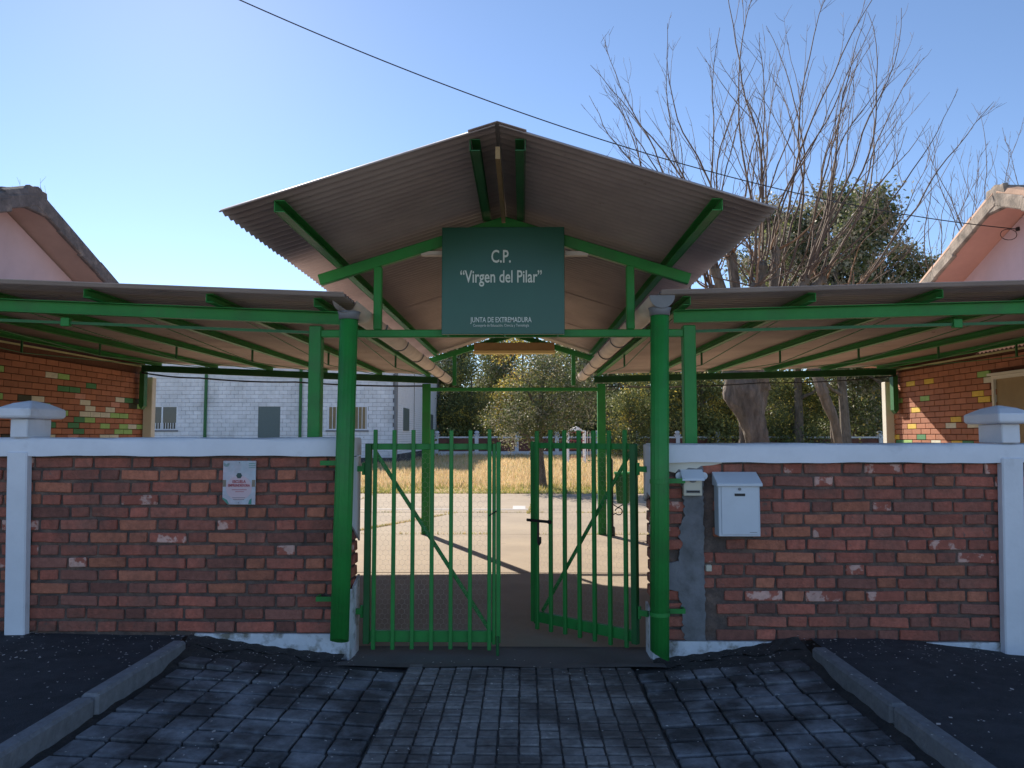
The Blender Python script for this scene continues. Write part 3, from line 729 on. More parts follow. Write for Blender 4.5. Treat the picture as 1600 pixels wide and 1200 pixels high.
# ------------------------------------------------------------ GATES
def gate(loc, ang, face, label, handle):
    E = bpy.data.objects.new('gate', None); COL.objects.link(E); E.location = loc; E.rotation_euler = (0, 0, ang)
    tag(E, label, 'gate', 'pair of green barred gates')
    def part(m, name, mt='green', par=E, bev=.003, kind=None):
        me = m.mesh(name, M[mt], bevel=bev); o = bpy.data.objects.new(name, me); COL.objects.link(o); o.parent = par
        if kind: o['kind'] = kind
        return o
    Lg = .885; f = face
    m = MB(); m.box(.0, .042, -.02, .02, .075, 1.365); part(m, 'stile', 'green_dark' if 1 else 'green')
    m = MB(); m.box(Lg-.05, Lg-.027, -.02, .02, .075, 1.365); part(m, 'stile')
    m = MB(); m.box(Lg-.024, Lg+.004, -.022, .018, .085, 1.375); part(m, 'stile')
    m = MB(); m.box(.043, Lg-.051, -.015, .015, .088, .160); part(m, 'bottom_rail')
    m = MB(); m.box(.043, Lg-.051, -.015, .015, 1.325, 1.365); part(m, 'top_rail')
    for k in range(7):
        x = .070 + k * .1245; m = MB(); yc = f * .0285
        m.box(x-.0125, x+.0125, yc-.0125, yc+.0125, .048 + random.uniform(-.004,.004), 1.455 + random.uniform(-.004,.004)); part(m, 'bar')
    m = MB(); m.bar((.06, -f*.028, 1.31), (Lg-.07, -f*.028, .16), .012, .026, (0,0,1)); part(m, 'brace')
    # hexagonal wire netting behind the bars
    m = MB(); s_ = .021; hx = s_ * math.sqrt(3); yb = -f * .018; t = .00036
    zr = .16; row = 0; V = []
    while zr < 1.315:
        x = .045 + (hx/2 if row % 2 else 0)
        while x < Lg - .06:
            p0 = (x, zr); p1 = (x + hx/2, zr + s_/2); p2 = (x + hx, zr)
            segs = ((p0, p1), (p1, p2), (p1, (p1[0], p1[1] + s_)))
            for a_, b_ in segs:
                dx = b_[0]-a_[0]; dz = b_[1]-a_[1]; l_ = math.hypot(dx, dz); nx_ = -dz/l_*t; nz_ = dx/l_*t
                if b_[1] > 1.32 or b_[0] > Lg-.05: continue
                V.append(((a_[0]+nx_, yb, a_[1]+nz_), (a_[0]-nx_, yb, a_[1]-nz_), (b_[0]-nx_, yb+.0012, b_[1]-nz_), (b_[0]+nx_, yb+.0012, b_[1]+nz_)))
            x += hx
        zr += s_ * 1.5; row += 1
    V = np.array(V).reshape(-1, 3); Fc = np.arange(len(V)).reshape(-1, 4)
    me = fast_mesh('wire_netting', V, Fc, M['mesh']); o = bpy.data.objects.new('wire_netting', me); COL.objects.link(o); o.parent = E; o['kind'] = 'stuff'
    for z in (.28, 1.20):
        m = MB(); m.tube([(-.012, 0, z-.04), (-.012, 0, z+.04)], .011, 10); m.box(-.075, -.012, -.012, .012, z-.018, z+.018); part(m, 'hinge', bev=0)
    if handle:
        m = MB(); m.box(Lg-.20, Lg+.01, f*.045, f*.057, .80, .82) if f > 0 else m.box(Lg-.20, Lg+.01, f*.057, f*.045, .80, .82); b1 = part(m, 'bolt', 'iron')
        m = MB(); m.tube([(Lg-.105, f*.06, .80), (Lg-.105, f*.062, .66), (Lg-.115, f*.062, .645), (Lg-.125, f*.062, .66), (Lg-.125, f*.062, .70)], .008, 8); part(m, 'bolt_handle', 'iron', b1, 0)
        m = MB(); m.tube([(Lg-.21, f*.052, .81), (Lg-.19, f*.052, .81)], .014, 10); part(m, 'bolt_knob', 'iron', b1, 0)
    else:
        m = MB(); m.tube([(Lg-.014, f*.03, .13), (Lg-.014, f*.03, .01)], .010, 8); part(m, 'drop_bolt', 'green_dark', bev=0)
        m = MB(); m.tube([(Lg-.02, f*.03, .93), (Lg-.07, f*.045, .90)], .004, 6); part(m, 'hook', 'iron', bev=0)
    return E
gate((-1.035, .14, 0), 0, -1, 'left green barred gate leaf, standing closed', False)
gate((.742, .14, 0), math.atan2(.60, -.706), 1, 'right green barred gate leaf, swung open inwards with black bolt', True)
# ------------------------------------------------------------ FLANKING BRICK BUILDINGS
def flank(s, label, seed):
    rr = random.Random(seed)
    X = -5.655 if s < 0 else 5.43; YP = 3.15 if s < 0 else 3.15; ZP = 3.89 if s < 0 else 3.86; sl = .41 if s < 0 else .44; Y0 = -.02 + .30; Y1 = 6.42; dep = 7.0
    E = empty('brick_building', (X + s*3.5, 3.2, 0), label, 'building')
    ztopb = 2.42 if s < 0 else 2.35
    xa, xb = sorted((X + s*.015, X + s*dep))
    prof = [(Y0, -.05), (Y1, -.05), (Y1, ZP - sl*(Y1-YP)), (YP, ZP), (Y0, ZP - sl*(YP-Y0))]
    # body: brick joints below, pink render above
    m = MB(); m.box(xa, xb, Y0, Y1, -.05, ztopb + .3); m.build('wall_core', M['hmortar'], E)
    zz0 = ztopb + .305
    P2 = [(Y0, zz0), (Y1, zz0)]
    zl = ZP - sl*(Y1-YP); zf = ZP - sl*(YP-Y0)
    P2 = [(Y0, 2.50), (Y1, 2.50), (Y1, max(zl, 2.52)), (YP, ZP), (Y0, max(zf, 2.52))]
    m = MB(); m.poly([(X - s*.004, y, z) for y, z in P2], (s*(dep), 0, 0)); m.build('rendered_gable', M['pink'], E)
    # smooth courses
    bx = {}
    def bmesh_for(mt, half):
        k = (mt, half)
        if k not in bx:
            m = MB(); w_ = .232 if not half else .112; m.box(-.02, .02, -w_/2, w_/2, 0, .066); bx[k] = m.mesh('brick', M[mt], bevel=.003)
        return bx[k]
    rows = int((ztopb - .04) / .0745); cnt = 0; far = MB(); painted = []
    r_first = int(1.25 / .0745)
    def colour(y, z, r):
        u = rr.random()
        dens = ((.40 if z < 1.92 else .16) if s < 0 else (.28 if z < 1.75 else .13)) * (1 if y > 3.4 else .6)
        if z > 2.16: return 'hbrick'
        if u < dens:
            return rr.choice(['b_pg', 'b_lg', 'b_wh', 'b_wh', 'b_lg', 'b_dk', 'b_pk'] if s < 0 else ['b_pg', 'b_lg', 'b_ye', 'b_ye', 'b_ye', 'b_wh'])
        return 'hbrick'
    wy0, wy1 = 2.2, 3.95
    for r in range(rows):
        z = .02 + r * .0745; y = Y1 - .005; k = r % 2
        first = True
        while y > Y0 + .02:
            L_ = .232
            if first and r % 2: L_ = .112
            half = L_ < .2; first = False
            a = max(y - L_, Y0)
            yc = (a + y) / 2
            inwin = s > 0 and wy0 - .03 < yc < wy1 + .03 and 1.05 < z < 2.12
            if not inwin:
                if r >= r_first and yc > 2.9 and cnt < 298 and (y - a) > .1:
                    put('brick', bmesh_for(colour(yc, z, r), half), E, (X - s*(-.014 + rr.uniform(0,.002)), yc, z)); cnt += 1
                else: far.box(X - .006, X + .02, a, y, z, z + .066)
            y -= L_ + .008
    far.build('far_bricks', M['hbrick'], E, kind='stuff')
    # corner pier of cream render
    m = MB(); xs_ = sorted((X - s*.10, X + s*.25)); xa_, xb_ = (X + .02, X + .15) if s < 0 else (X - .12, X + .02)
    m.box(xa_ if s < 0 else xa_, xb_, Y1 - .10, Y1 + .02, -.04, 2.2 if s > 0 else 2.28); m.build('corner_pier', M['creamwall'], E, bevel=.006)
    m = MB(); m.box(min(X, X-s*.03), max(X, X-s*.03), Y0, Y1-.1, ztopb+.004, ztopb+.022); m.build('brick_trim', M['yellowpaint'], E)
    # roof: two slabs with painted soffit, verge tiles, ridge tiles
    xo = X - s * .36
    for side, ya, yb in ((1, YP, Y1 + .05), (-1, YP, Y0 - .10)):
        za = ZP + .02; zb = ZP + .02 - sl * abs(yb - ya)
        m = MB(); m.poly([(xo, ya, za), (xo, yb, zb), (xo, yb, zb + .05), (xo, ya, za + .05)], (s * (dep + .3), 0, 0)); m.build('soffit', M['salmon' if s > 0 else 'tan'], E)
        # curved tiles in columns down the slope
        nt_ = int((dep) / .22); m = MB()
        def fn(u, v, ya=ya, yb=yb, za=za, zb=zb):
            xq = xo + s * (dep + .3) * u
            return (xq, ya + (yb - ya) * v, za + .10 + (zb - za) * v + .035 * abs(math.sin(math.pi * u * nt_)))
        m.grid(fn, nt_ * 6, 2); m.build('tile_surface', M['clay'], E, smooth=True, kind='stuff')
        Lr = math.hypot(yb - ya, zb - za); n = int(Lr / .43); dv = Vector((0, yb - ya, zb - za)).normalized(); up = Vector((1,0,0)).cross(dv); up = up if up.z > 0 else -up
        for i in range(n):
            t0 = i * Lr / n; t1 = (i + 1) * Lr / n - .012
            base = Vector((xo - s*.02, ya, za + .045)); jig = rr.uniform(-.008, .008)
            p = base + dv * t0 + up * (.01 + jig); q = base + dv * (t1 + .03) + up * (.028 + jig)
            m = MB(); m.bar(p, q, .055, .14, up); o = m.build('verge_tile', M['vergedark' if s < 0 else 'verge'], E, bevel=.012)
            m = MB(); m.tube([p + up*.075 - Vector((s*-.05,0,0)), q + up*.075 - Vector((s*-.05,0,0))], [.075, .062], 8); m.build('edge_tile', M['vergedark' if s < 0 else 'clay'], E, smooth=True)
    for i in range(12):
        xa2 = xo - s*.03 + s * i * .36; zc = ZP + .10
        m = MB(); m.tube([(xa2, YP, zc), (xa2 + s * .38, YP, zc + .012)], [.125, .105], 12); m.build('ridge_tile', M['vergedark' if s < 0 else 'verge'], E, smooth=True)
    m = MB(); m.poly([(xo - s*.04, YP + a_, ZP + b_) for a_, b_ in ((-.20,-.06),(.20,-.06),(.15,.20),(-.15,.20))], (s*.06, 0, 0)); m.build('ridge_end', M['vergedark' if s < 0 else 'verge'], E, bevel=.01)
    if s > 0:
        fr = MB(); t = .05; x0_ = X - .03; x1_ = X + .01
        fr.box(x0_, x1_, wy0, wy1, 2.06, 2.10).box(x0_, x1_, wy0, wy1, 1.08, 1.12).box(x0_, x1_, wy0, wy0+.04, 1.121, 2.059).box(x0_, x1_, wy1-.04, wy1, 1.121, 2.059)
        wnd = fr.build('window', M['creamwall'], E)
        m = MB(); m.box(X + .0, X + .012, wy0 + .041, wy1 - .041, 1.121, 2.059); m.build('blind', M['curtain'], wnd)
        m = MB(); m.box(X - .05, X - .03, wy0 - .05, wy1 + .05, 2.102, 2.13); m.build('lintel', M['creamwall'], wnd)
    return E
flank(-1, 'left brick building with pink gable, dark mossy roof edge and green and white painted bricks', 11)
flank(1, 'right brick building with pink gable, pale roof edge and yellow and green painted bricks', 5)

# ------------------------------------------------------------ WHITE BLOCK BUILDING
WB = empty('white_building', (-14, 38, 0), 'long white block building with grey door behind the left canopy', 'building')
FY = 32.14; XCn = -6.15; ZT = 5.6
m = MB(); m.box(-27, XCn-.02, FY+.03, 52, -.05, ZT); m.build('wall_core', M['blockjoint'], WB)
opens = []
def opn(x0, y0, x1, y1): a = at(x0, y1, 37); b = at(x1, y0, 37); opens.append((a.x, b.x, a.z, b.z)); return a.x, b.x, a.z, b.z
w1 = opn(234, 634, 278, 672); dr = opn(402, 634, 438, 720); w3 = opn(511, 634, 575, 672)
dr = (dr[0], dr[1], .1, dr[3]); opens[1] = dr
blk = {}
def blockmesh(L_):
    k = round(L_, 2)
    if k not in blk:
        m = MB(); m.box(-k/2, k/2, 0, .045, 0, .19); blk[k] = m.mesh('block', M['block'], bevel=.008)
    return blk[k]
cnt = 0; rest = MB(); todo = []
for r in range(28):
    z = .02 + r * .2; x = XCn - (.2 if r % 2 else 0); 
    while x > -27:
        segs = [(x - .39, x)]
        for (oa, ob, oz, oZ) in opens:
            if oz - .1 < z + .1 < oZ + .05:
                ns = []
                for a, b in segs:
                    if b <= oa or a >= ob: ns.append((a, b))
                    else:
                        if a < oa: ns.append((a, oa - .005))
                        if b > ob: ns.append((ob + .005, b))
                segs = ns
        for a, b in segs:
            if b - a > .06: todo.append((a, b, z))
        x -= .4
todo.sort(key=lambda t: (not (1.3 < t[2] < 4.0 and t[0] > -18.6), -t[0]))
for a, b, z in todo:
    if cnt < 298 and 1.3 < z < 4.0: put('block', blockmesh(b - a), WB, ((a+b)/2, FY - .015, z + .002)); cnt += 1
    else: rest.box(a, b, FY - .015, FY + .03, z, z + .19)
rest.build('upper_and_lower_blocks', M['block'], WB, kind='stuff')
for (wa, wb_, za, zb), mt in ((w1, 'glass'), (w3, 'curtain')):
    m = MB(); m.box(wa, wb_, FY-.005, FY+.028, za, za+.06).box(wa, wb_, FY-.005, FY+.028, zb-.06, zb).box(wa, wa+.06, FY-.005, FY+.028, za+.061, zb-.061).box(wb_-.06, wb_, FY-.005, FY+.028, za+.061, zb-.061).box((wa+wb_)/2-.12, (wa+wb_)/2-.05, FY-.005, FY+.028, za+.061, zb-.061)
    wn = m.build('window', M['siding'], WB)
    m = MB(); m.box(wa+.06, wb_-.06, FY+.010, FY+.024, za+.06, zb-.06); m.build('pane', M[mt], wn)
    for i in range(11):
        xg = wa + (wb_ - wa) * (i + .5) / 11; m = MB(); m.box(xg-.012, xg+.012, FY-.06, FY-.04, za, zb if mt == 'curtain' else za + .35); m.build('grille_bar', M['siding'], wn)
    m = MB(); m.box(wa-.05, wb_+.05, FY-.07, FY-.016, za-.08, za-.005); m.build('sill', M['blockjoint'], wn)
m = MB(); m.box(dr[0], dr[1], FY, FY+.028, dr[2], dr[3]); dd = m.build('door', M['door'], WB)
m = MB(); m.box(dr[1]-.15, dr[1]-.08, FY-.04, FY-.002, 1.05, 1.15); m.build('handle', M['gutter_grey'], dd)
for px in (322, 470):
    xx = at(px, 650, 37).x; m = MB(); m.tube([(xx, FY-.1, 0), (xx, FY-.1, 5.2)], .075, 10); m.build('downpipe', M['green_dark'], WB, smooth=True)
m = MB(); m.tube([(XCn-.03, FY-.12, .1), (XCn-.03, FY-.12, 5.2)], .09, 10); m.build('downpipe', M['gutter_grey'], WB, smooth=True)
m = MB()
for r in range(42): m.box(XCn-.02, XCn+.02, FY+.03, 49, .5 + r*.12, .5 + r*.12 + .108)
m.build('siding_boards', M['siding'], WB, kind='stuff')
m = MB(); m.box(XCn-.018, XCn+.12, FY-.02, 49.2, -.04, .49); m.build('plinth', M['plinth'], WB)
m = MB(); m.box(-10, XCn+.1, FY-.2, FY-.02, -.04, .33); m.build('plinth', M['plinth'], WB)
for (px0, px1, pyt, pyb) in ((630, 638.5, 637, 673), (671, 676, 647, 675)):
    D0 = (XCn+.02) / at(px0, 650, 1).x; D1 = (XCn+.02) / at(px1, 650, 1).x
    z1_ = at(px0, pyt, D0).z; z0_ = at(px0, pyb, D0).z
    m = MB(); m.box(XCn+.021, XCn+.06, CAMP.y+D0, CAMP.y+D1, z0_, z1_); m.build('window', M['door'], WB)
yv = (XCn) / at(646, 650, 1).x + CAMP.y; m = MB(); m.box(XCn+.021, XCn+.05, yv, yv+.06, .5, 5.3); m.build('corner_joint', M['gutter_grey'], WB)
m = MB(); m.box(-27.2, XCn+.2, FY-.3, 52, ZT, ZT+.18); m.build('roof', M['siding'], WB)

# ------------------------------------------------------------ FAR BOUNDARY WALL
FW = empty('boundary_wall', (8, 47.2, 0), 'low brick boundary wall with white posts and rail before the trees', 'wall')
m = MB(); m.box(-6.2, 40, 47.1, 47.3, .33, 1.18); m.build('brick_panel', M['farbrick'], FW)
m = MB(); m.box(-6.2, 40, 47.05, 47.35, 0, .325); m.build('base_course', M['white'], FW)
m = MB(); m.box(-6.2, 40, 47.06, 47.34, 1.22, 1.33); m.build('rail', M['white'], FW)
pm = MB(); pm.box(-.13, .13, -.20, .20, 0, 1.40).box(-.2, .2, -.24, .24, 1.401, 1.47); pmesh = pm.mesh('post', M['white'], bevel=.01)
bm_ = MB(); bm_.tube([(0,0,0), (0,0,.04), (0,0,.12), (0,0,.22), (0,0,.26)], [.07, .12, .19, .14, .03], 12); ball = bm_.mesh('finial', M['white'], smooth=True)
for i in range(17):
    x = -5.9 + i * 2.74; o = put('post', pmesh, FW, (x, 47.2, 0)); put('finial', ball, o, (x, 47.2, 1.472))

# ------------------------------------------------------------ LITTER BIN, CLIMBING FRAME
lb = empty('litter_bin', (1.47, 6.0, 0), 'dark green litter bin hung on a black iron post beside the right rear post', 'bin')
m = MB(); m.tube([(1.245, 6.0, 0), (1.245, 6.0, .12), (1.245, 6.0, .14), (1.245, 6.0, 1.07), (1.245, 6.0, 1.10)], [.06, .055, .036, .034, .012], 12); m.build('post', M['iron'], lb, smooth=True)
m = MB(); m.tube([(1.42, 6.0, .46), (1.42, 6.0, .50), (1.42, 6.0, .85), (1.42, 6.0, .87)], [.085, .095, .118, .118], 18); bk = m.build('bucket', M['green_dark'], lb, smooth=True)
m = MB(); m.tube([(1.42, 6.0, .872), (1.42, 6.0, .90)], .128, 18); m.build('rim', M['binrim'], lb, smooth=True)
m = MB(); m.tube([(1.28, 6.0, .30)] + [(1.355 + .05*math.cos(a), 6.0, .345 + .05*math.sin(a)) for a in np.linspace(-2.6, 3.0, 12)], .009, 6).tube([(1.28, 6.0, .44), (1.34, 6.0, .40), (1.44, 6.0, .45)], .009, 6); m.build('scroll_bracket', M['iron'], lb)
cf = empty('climbing_frame', (3.1, 29, 0), 'small white and red playground frame on the dry grass behind the tree', 'playground frame')
a = at(887, 712, 38); b = at(913, 712, 38)
for x in (a.x, b.x):
    for y in (32.6, 33.6):
        m = MB(); m.tube([(x, y, 0), (x, y, 1.62)], .045, 8); m.build('upright', M['siding'], cf)
for z in (.35, .75, 1.15, 1.55):
    m = MB(); m.tube([(a.x, 32.6, z), (b.x, 32.6, z)], .022, 6); m.build('rung', M['pl_red'], cf)
m = MB(); m.poly([(a.x-.05, 32.55, 1.62), (b.x+.05, 32.55, 1.62), ((a.x+b.x)/2, 32.55, 1.85)], (0, 1.1, 0)); m.build('little_roof', M['siding'], cf)
c = at(936, 712, 38)
gp = empty('fence_panel', (c.x, 33, 0), 'low pale green barred fence panel next to the playground frame', 'fence')
m = MB(); m.box(b.x+.15, c.x+.2, 33, 33.04, 1.4, 1.45).box(b.x+.15, c.x+.2, 33, 33.04, .15, .2).box(b.x+.15, c.x+.2, 33, 33.04, .75, .79); m.build('rails', M['binrim'], gp)
for i in range(7):
    x = b.x + .15 + (c.x + .05 - b.x) * i / 6; m = MB(); m.box(x-.018, x+.018, 32.96, 32.998, .05, 1.6); m.build('bar', M['gutter'], gp)

# ------------------------------------------------------------ WIRES
def wire(name, pts, r, mt, label, n=40, sag=0):
    P = [Vector(p) for p in pts]; Q = []
    for i in range(len(P)-1):
        for k in range(n):
            t = k / n; q = P[i].lerp(P[i+1], t); q.z -= sag * 4 * t * (1-t); Q.append(q)
    Q.append(P[-1]); m = MB(); m.tube(Q, r, 5); o = m.build(name, M[mt], None, smooth=True); tag(o, label, 'cable'); return o
A = at(375, 0, 6.0); Bp = at(1590, 358, 8.25); A2 = A + (A - Bp) * .9; A2.z += .9
ins = (Bp - A)
m = MB(); Q = []
for k in range(-40, 61):
    t = k / 60; q = A.lerp(Bp, t); q.z -= .33 * 4 * t * (1 - t); Q.append(q)
m.tube(Q, .0055, 5); o = m.build('overhead_cable', M['cable'], None, smooth=True); tag(o, 'thin black overhead cable sagging across the sky to the right gable', 'cable')
wa = empty('cable_anchor', Bp, 'small black cable anchor on the right pink gable', 'cable anchor')
m = MB(); m.box(Bp.x-.01, 5.43, Bp.y-.02, Bp.y+.02, Bp.z-.02, Bp.z+.02); m.build('bracket', M['iron'], wa)
m = MB(); m.tube([(Bp.x-.04+.09*math.cos(t)-.06, Bp.y, Bp.z-.06+.06*math.sin(t)) for t in np.linspace(0, 2*math.pi, 16)], .004, 5); m.build('loop', M['cable'], wa)
wire('cable_bundle', [(-5.55, 6.08, 2.33), (-4.7, 6.08, 2.25), (-3.3, 6.08, 2.19), (-1.45, 6.08, 2.13)], .012, 'cable', 'black cable bundle drooping under the rear beam of the left canopy', 12, .02)
wire('cable_bundle', [(5.35, 6.08, 2.27), (3.4, 6.08, 2.17), (1.2, 6.08, 2.12)], .008, 'cable', 'black cable drooping under the rear beam of the right canopy', 14, .03)
wire('pale_cable', [(2.4, 6.06, 2.14), (1.9, 6.06, 2.13), (1.45, 6.06, 2.14), (1.2, 6.06, 2.07)], .007, 'cablegrey', 'pale grey cable looping beside the right rear post', 10, .02)

# ------------------------------------------------------------ TREES
def leaf_mesh(name, blobs, n, size, mats, wts, hang=0, seed=1, flat=.0):
    """leaf-sized quads scattered through clumps; blobs = (x,y,z,rx,ry,rz)"""
    rg = np.random.default_rng(seed); B = np.array(blobs, dtype=float)
    vol = B[:,3]*B[:,4]*B[:,5]; vol = vol**.8; idx = rg.choice(len(B), n, p=vol/vol.sum())
    d = rg.normal(size=(n,3)); d /= np.linalg.norm(d, axis=1)[:,None]; r = rg.random(n)**.45
    # sub-clumps: pull leaves towards random twig centres
    K = max(12, n // 55); ci = rg.choice(len(B), K, p=vol/vol.sum()); dd = rg.normal(size=(K,3)); dd /= np.linalg.norm(dd, axis=1)[:,None]
    cen = B[ci,:3] + dd * (rg.random(K)**.4)[:,None] * B[ci,3:]
    own = rg.integers(0, K, n); spread = size * 4.2
    C = cen[own] + rg.normal(size=(n,3)) * spread * np.array([1,1,.8]); C[:,2] -= hang * rg.random(n)
    loose = rg.random(n) < .25; C[loose] = (B[idx,:3] + d * r[:,None] * B[idx,3:])[loose]
    u = rg.normal(size=(n,3)); u /= np.linalg.norm(u, axis=1)[:,None]; v = rg.normal(size=(n,3)); v -= (v*u).sum(1)[:,None]*u; v /= np.linalg.norm(v, axis=1)[:,None]
    s1 = size * (.6 + .8*rg.random(n))[:,None]; s2 = s1 * .55
    V = np.stack([C - u*s1, C - v*s2, C + u*s1, C + v*s2], 1).reshape(-1,3); Fc = np.arange(4*n).reshape(n,4)
    mi = rg.choice(len(mats), K, p=wts)[own]
    return fast_mesh(name, V, Fc, mats, mi)
def trunk_mb(h, r, seed, lean=0, limbs=8, spread=2, z0=.35):
    rr = random.Random(seed); m = MB(); pts = []; rad = []
    for i in range(9):
        t = i / 8; pts.append(Vector((lean*t + .12*math.sin(3*t+seed), .1*math.sin(4*t+seed*2), h*t))); rad.append(r*(1-.75*t)+.01)
    m.tube(pts, rad, 8)
    for k in range(limbs):
        t = z0 + (.95 - z0) * k / limbs; i = int(t*8); p = pts[i]; a = rr.uniform(0, 6.28); L_ = spread*(1.1-t*.6)*rr.uniform(.7,1.2)
        q = []; 
        for j in range(6):
            u = j/5; q.append(p + Vector((math.cos(a)*L_*u, math.sin(a)*L_*u, L_*.6*u**1.3 + .06*math.sin(j*2+k))))
        m.tube(q, [rad[i]*.5*(1-.85*j/5)+.006 for j in range(6)], 6)
    return m
def tree(name, loc, h, r, blobs, n, size, mats, wts, label, cat='tree', group=None, hang=0, seed=1, lean=0, limbs=8, spread=2, barkm='bark', tr=None):
    E = empty(name, loc, label, cat, group)
    me = trunk_mb(h, r, seed, lean, limbs, spread).mesh('trunk', M[barkm], smooth=True)
    o = bpy.data.objects.new('trunk', me); COL.objects.link(o); o.parent = E
    me = leaf_mesh('crown', blobs, n, size, [M[k] for k in mats], wts, hang, seed)
    o = bpy.data.objects.new('crown', me); COL.objects.link(o); o.parent = E
    return E
def blobs_for(h, w_, z0, k, seed, f=1.0):
    rr = random.Random(seed); out = []
    for i in range(k):
        t = rr.random()**.8; z = z0 + (h - z0)*t; rad = w_*(1 - .55*abs(t-.35))*.5; a = rr.uniform(0, 6.28); q = rr.uniform(.2, 1)*rad
        s_ = rr.uniform(.22,.40)*w_*(1-.4*t)*f; out.append((math.cos(a)*q, math.sin(a)*q, z, s_, s_, s_*rr.uniform(.6,1.1)))
    return out
# grey-leaved tree standing on the lawn, seen through the gate
bl = [(.35,0,2.6,1.0,.9,.9),(-.5,0,2.3,.9,.8,.8),(1.1,0,2.4,.7,.7,.7),(-.1,0,3.4,.7,.7,.6),(.8,0,3.3,.7,.6,.6),(-1.0,0,1.75,.6,.6,.45),(-.4,0,1.6,.7,.6,.4),(1.5,0,2.9,.4,.4,.4),(.3,0,1.8,.9,.8,.4)]
tree('lawn_tree', (.50, 15.7, 0), 3.0, .13, bl, 17000, .032, ['leafgrey','leafdark','leafmid'], [.32,.56,.12], 'small grey-green tree with drooping twigs on the dry lawn behind the gate', hang=.25, seed=3, lean=.1, limbs=10, spread=1.3)
# wood behind
kinds = {}
def wood(kind, x, y, sc, label, rz):
    if kind not in kinds:
        if kind == 'dark': bl = blobs_for(10, 6.5, 1.0, 26, 5); args = (9, .22, bl, 20000, .11, ['leafdark','leafmid','leafgrey'], [.55,.3,.15])
        elif kind == 'yellow': bl = blobs_for(9.5, 4.8, .8, 22, 8); args = (8.5, .16, bl, 17000, .09, ['leafyel','leafmid','leafbrown'], [.55,.25,.2])
        elif kind == 'mid': bl = blobs_for(9, 5.5, .6, 24, 12); args = (8, .2, bl, 18000, .10, ['leafmid','leafdark','leafyel'], [.5,.35,.15])
        elif kind == 'euca': bl = blobs_for(14, 9.0, 5.0, 22, 24, .55); args = (13, .26, bl, 36000, .10, ['leafgrey','leafdark','leafmid'], [.48,.46,.06])
        o = tree('woodland_tree', (0,0,0), args[0], args[1], args[2], args[3], args[4], args[5], args[6], 'x', seed=len(kinds)+31, limbs=10, spread=2.4)
        kinds[kind] = o; c = o
    else: c = copy_tree(kinds[kind], list(COL.objects))
    c.location = (x, y, 0); c.scale = (sc, sc, sc); c.rotation_euler = (0, 0, rz); tag(c, label, 'tree', 'trees of the wood behind the school')
def wx(px, D): return (px - 817) / F_PX * D
spec = [
 ('dark', 700, 58, .92, 'dark tree just right of the white building corner'),
 ('mid', 735, 55, .72, 'bushy mid green tree between the white building and the lawn tree'),
 ('yellow', 815, 57, 1.0, 'yellow-green sunlit tree behind the middle of the gateway'),
 ('yellow', 868, 60, .95, 'ochre-tinged sunlit tree behind the grey-leaved lawn tree'),
 ('dark', 775, 66, .95, 'dark tree at the back of the gap under the rear gable'),
 ('dark', 925, 56, 1.0, 'tall dark tree directly behind the right rear porch post'),
 ('mid', 985, 45.5, .60, 'rounded light green tree between right rear post and right downpipe'),
 ('dark', 1045, 60, .98, 'dark tree behind the right green downpipe'),
 ('mid', 1095, 53, .92, 'mid green tree just right of the right front post'),
 ('yellow', 1150, 57, .85, 'yellowish tree behind the thick pale trunk on the left'),
 ('mid', 1235, 52, .85, 'yellow-lit tree between the two big trunks'),
 ('dark', 1330, 54, .92, 'dark tree right of the second big trunk'),
 ('yellow', 1368, 60, .8, 'pale yellow-green tree next to the right brick building'),
 ('dark', 1190, 66, 1.0, 'dark tree deep behind the thick pale trunk'),
 ('dark', 1430, 62, .98, 'dark tree hidden mostly by the right brick building'),
 ('euca', 1315, 44, 1.12, 'tall eucalyptus rising behind the bare branches in the middle'),
 ('euca', 1245, 50, 1.15, 'eucalyptus whose crown shows left of the tallest one'),
 ('euca', 1395, 46, .86, 'lower dark eucalyptus crown between bare tree and right gable'),
 ('euca', 1460, 58, 1.0, 'thin eucalyptus crown nearest the right gable'),
]
for i, (k, px, D, sc, lab) in enumerate(spec): wood(k, wx(px, D), CAMP.y + D, sc, lab, i * 1.7)
# scrub under the wood
bl = [(x, 52 + 3*math.sin(x*1.3), .9 + .5*math.sin(x*2.1), 2.2, 1.8, 1.3 + .5*math.sin(x*3)) for x in np.arange(-8, 34, 1.8)]
me = leaf_mesh('undergrowth', bl, 60000, .12, [M['leafdark'], M['leafmid'], M['leafbrown'], M['leafyel']], [.5,.27,.13,.10], 0, 77)
o = bpy.data.objects.new('undergrowth', me); COL.objects.link(o); tag(o, 'tangled scrub filling the foot of the wood behind the boundary wall', 'undergrowth', kind='stuff')
# far-off wood closing the view at the back
bl = [(x, 84 + 5*math.sin(x*.7), 4 + 1.2*math.sin(x*.31), 4.5, 3, 4.2) for x in np.arange(-14, 62, 4)]
me = leaf_mesh('far_wood', bl, 70000, .26, [M['leafdark'], M['leafmid'], M['leafgrey']], [.6,.25,.15], 0, 78)
o = bpy.data.objects.new('far_wood', me); COL.objects.link(o); tag(o, 'dense far wood closing the view behind the nearer trees', 'woodland', kind='stuff')

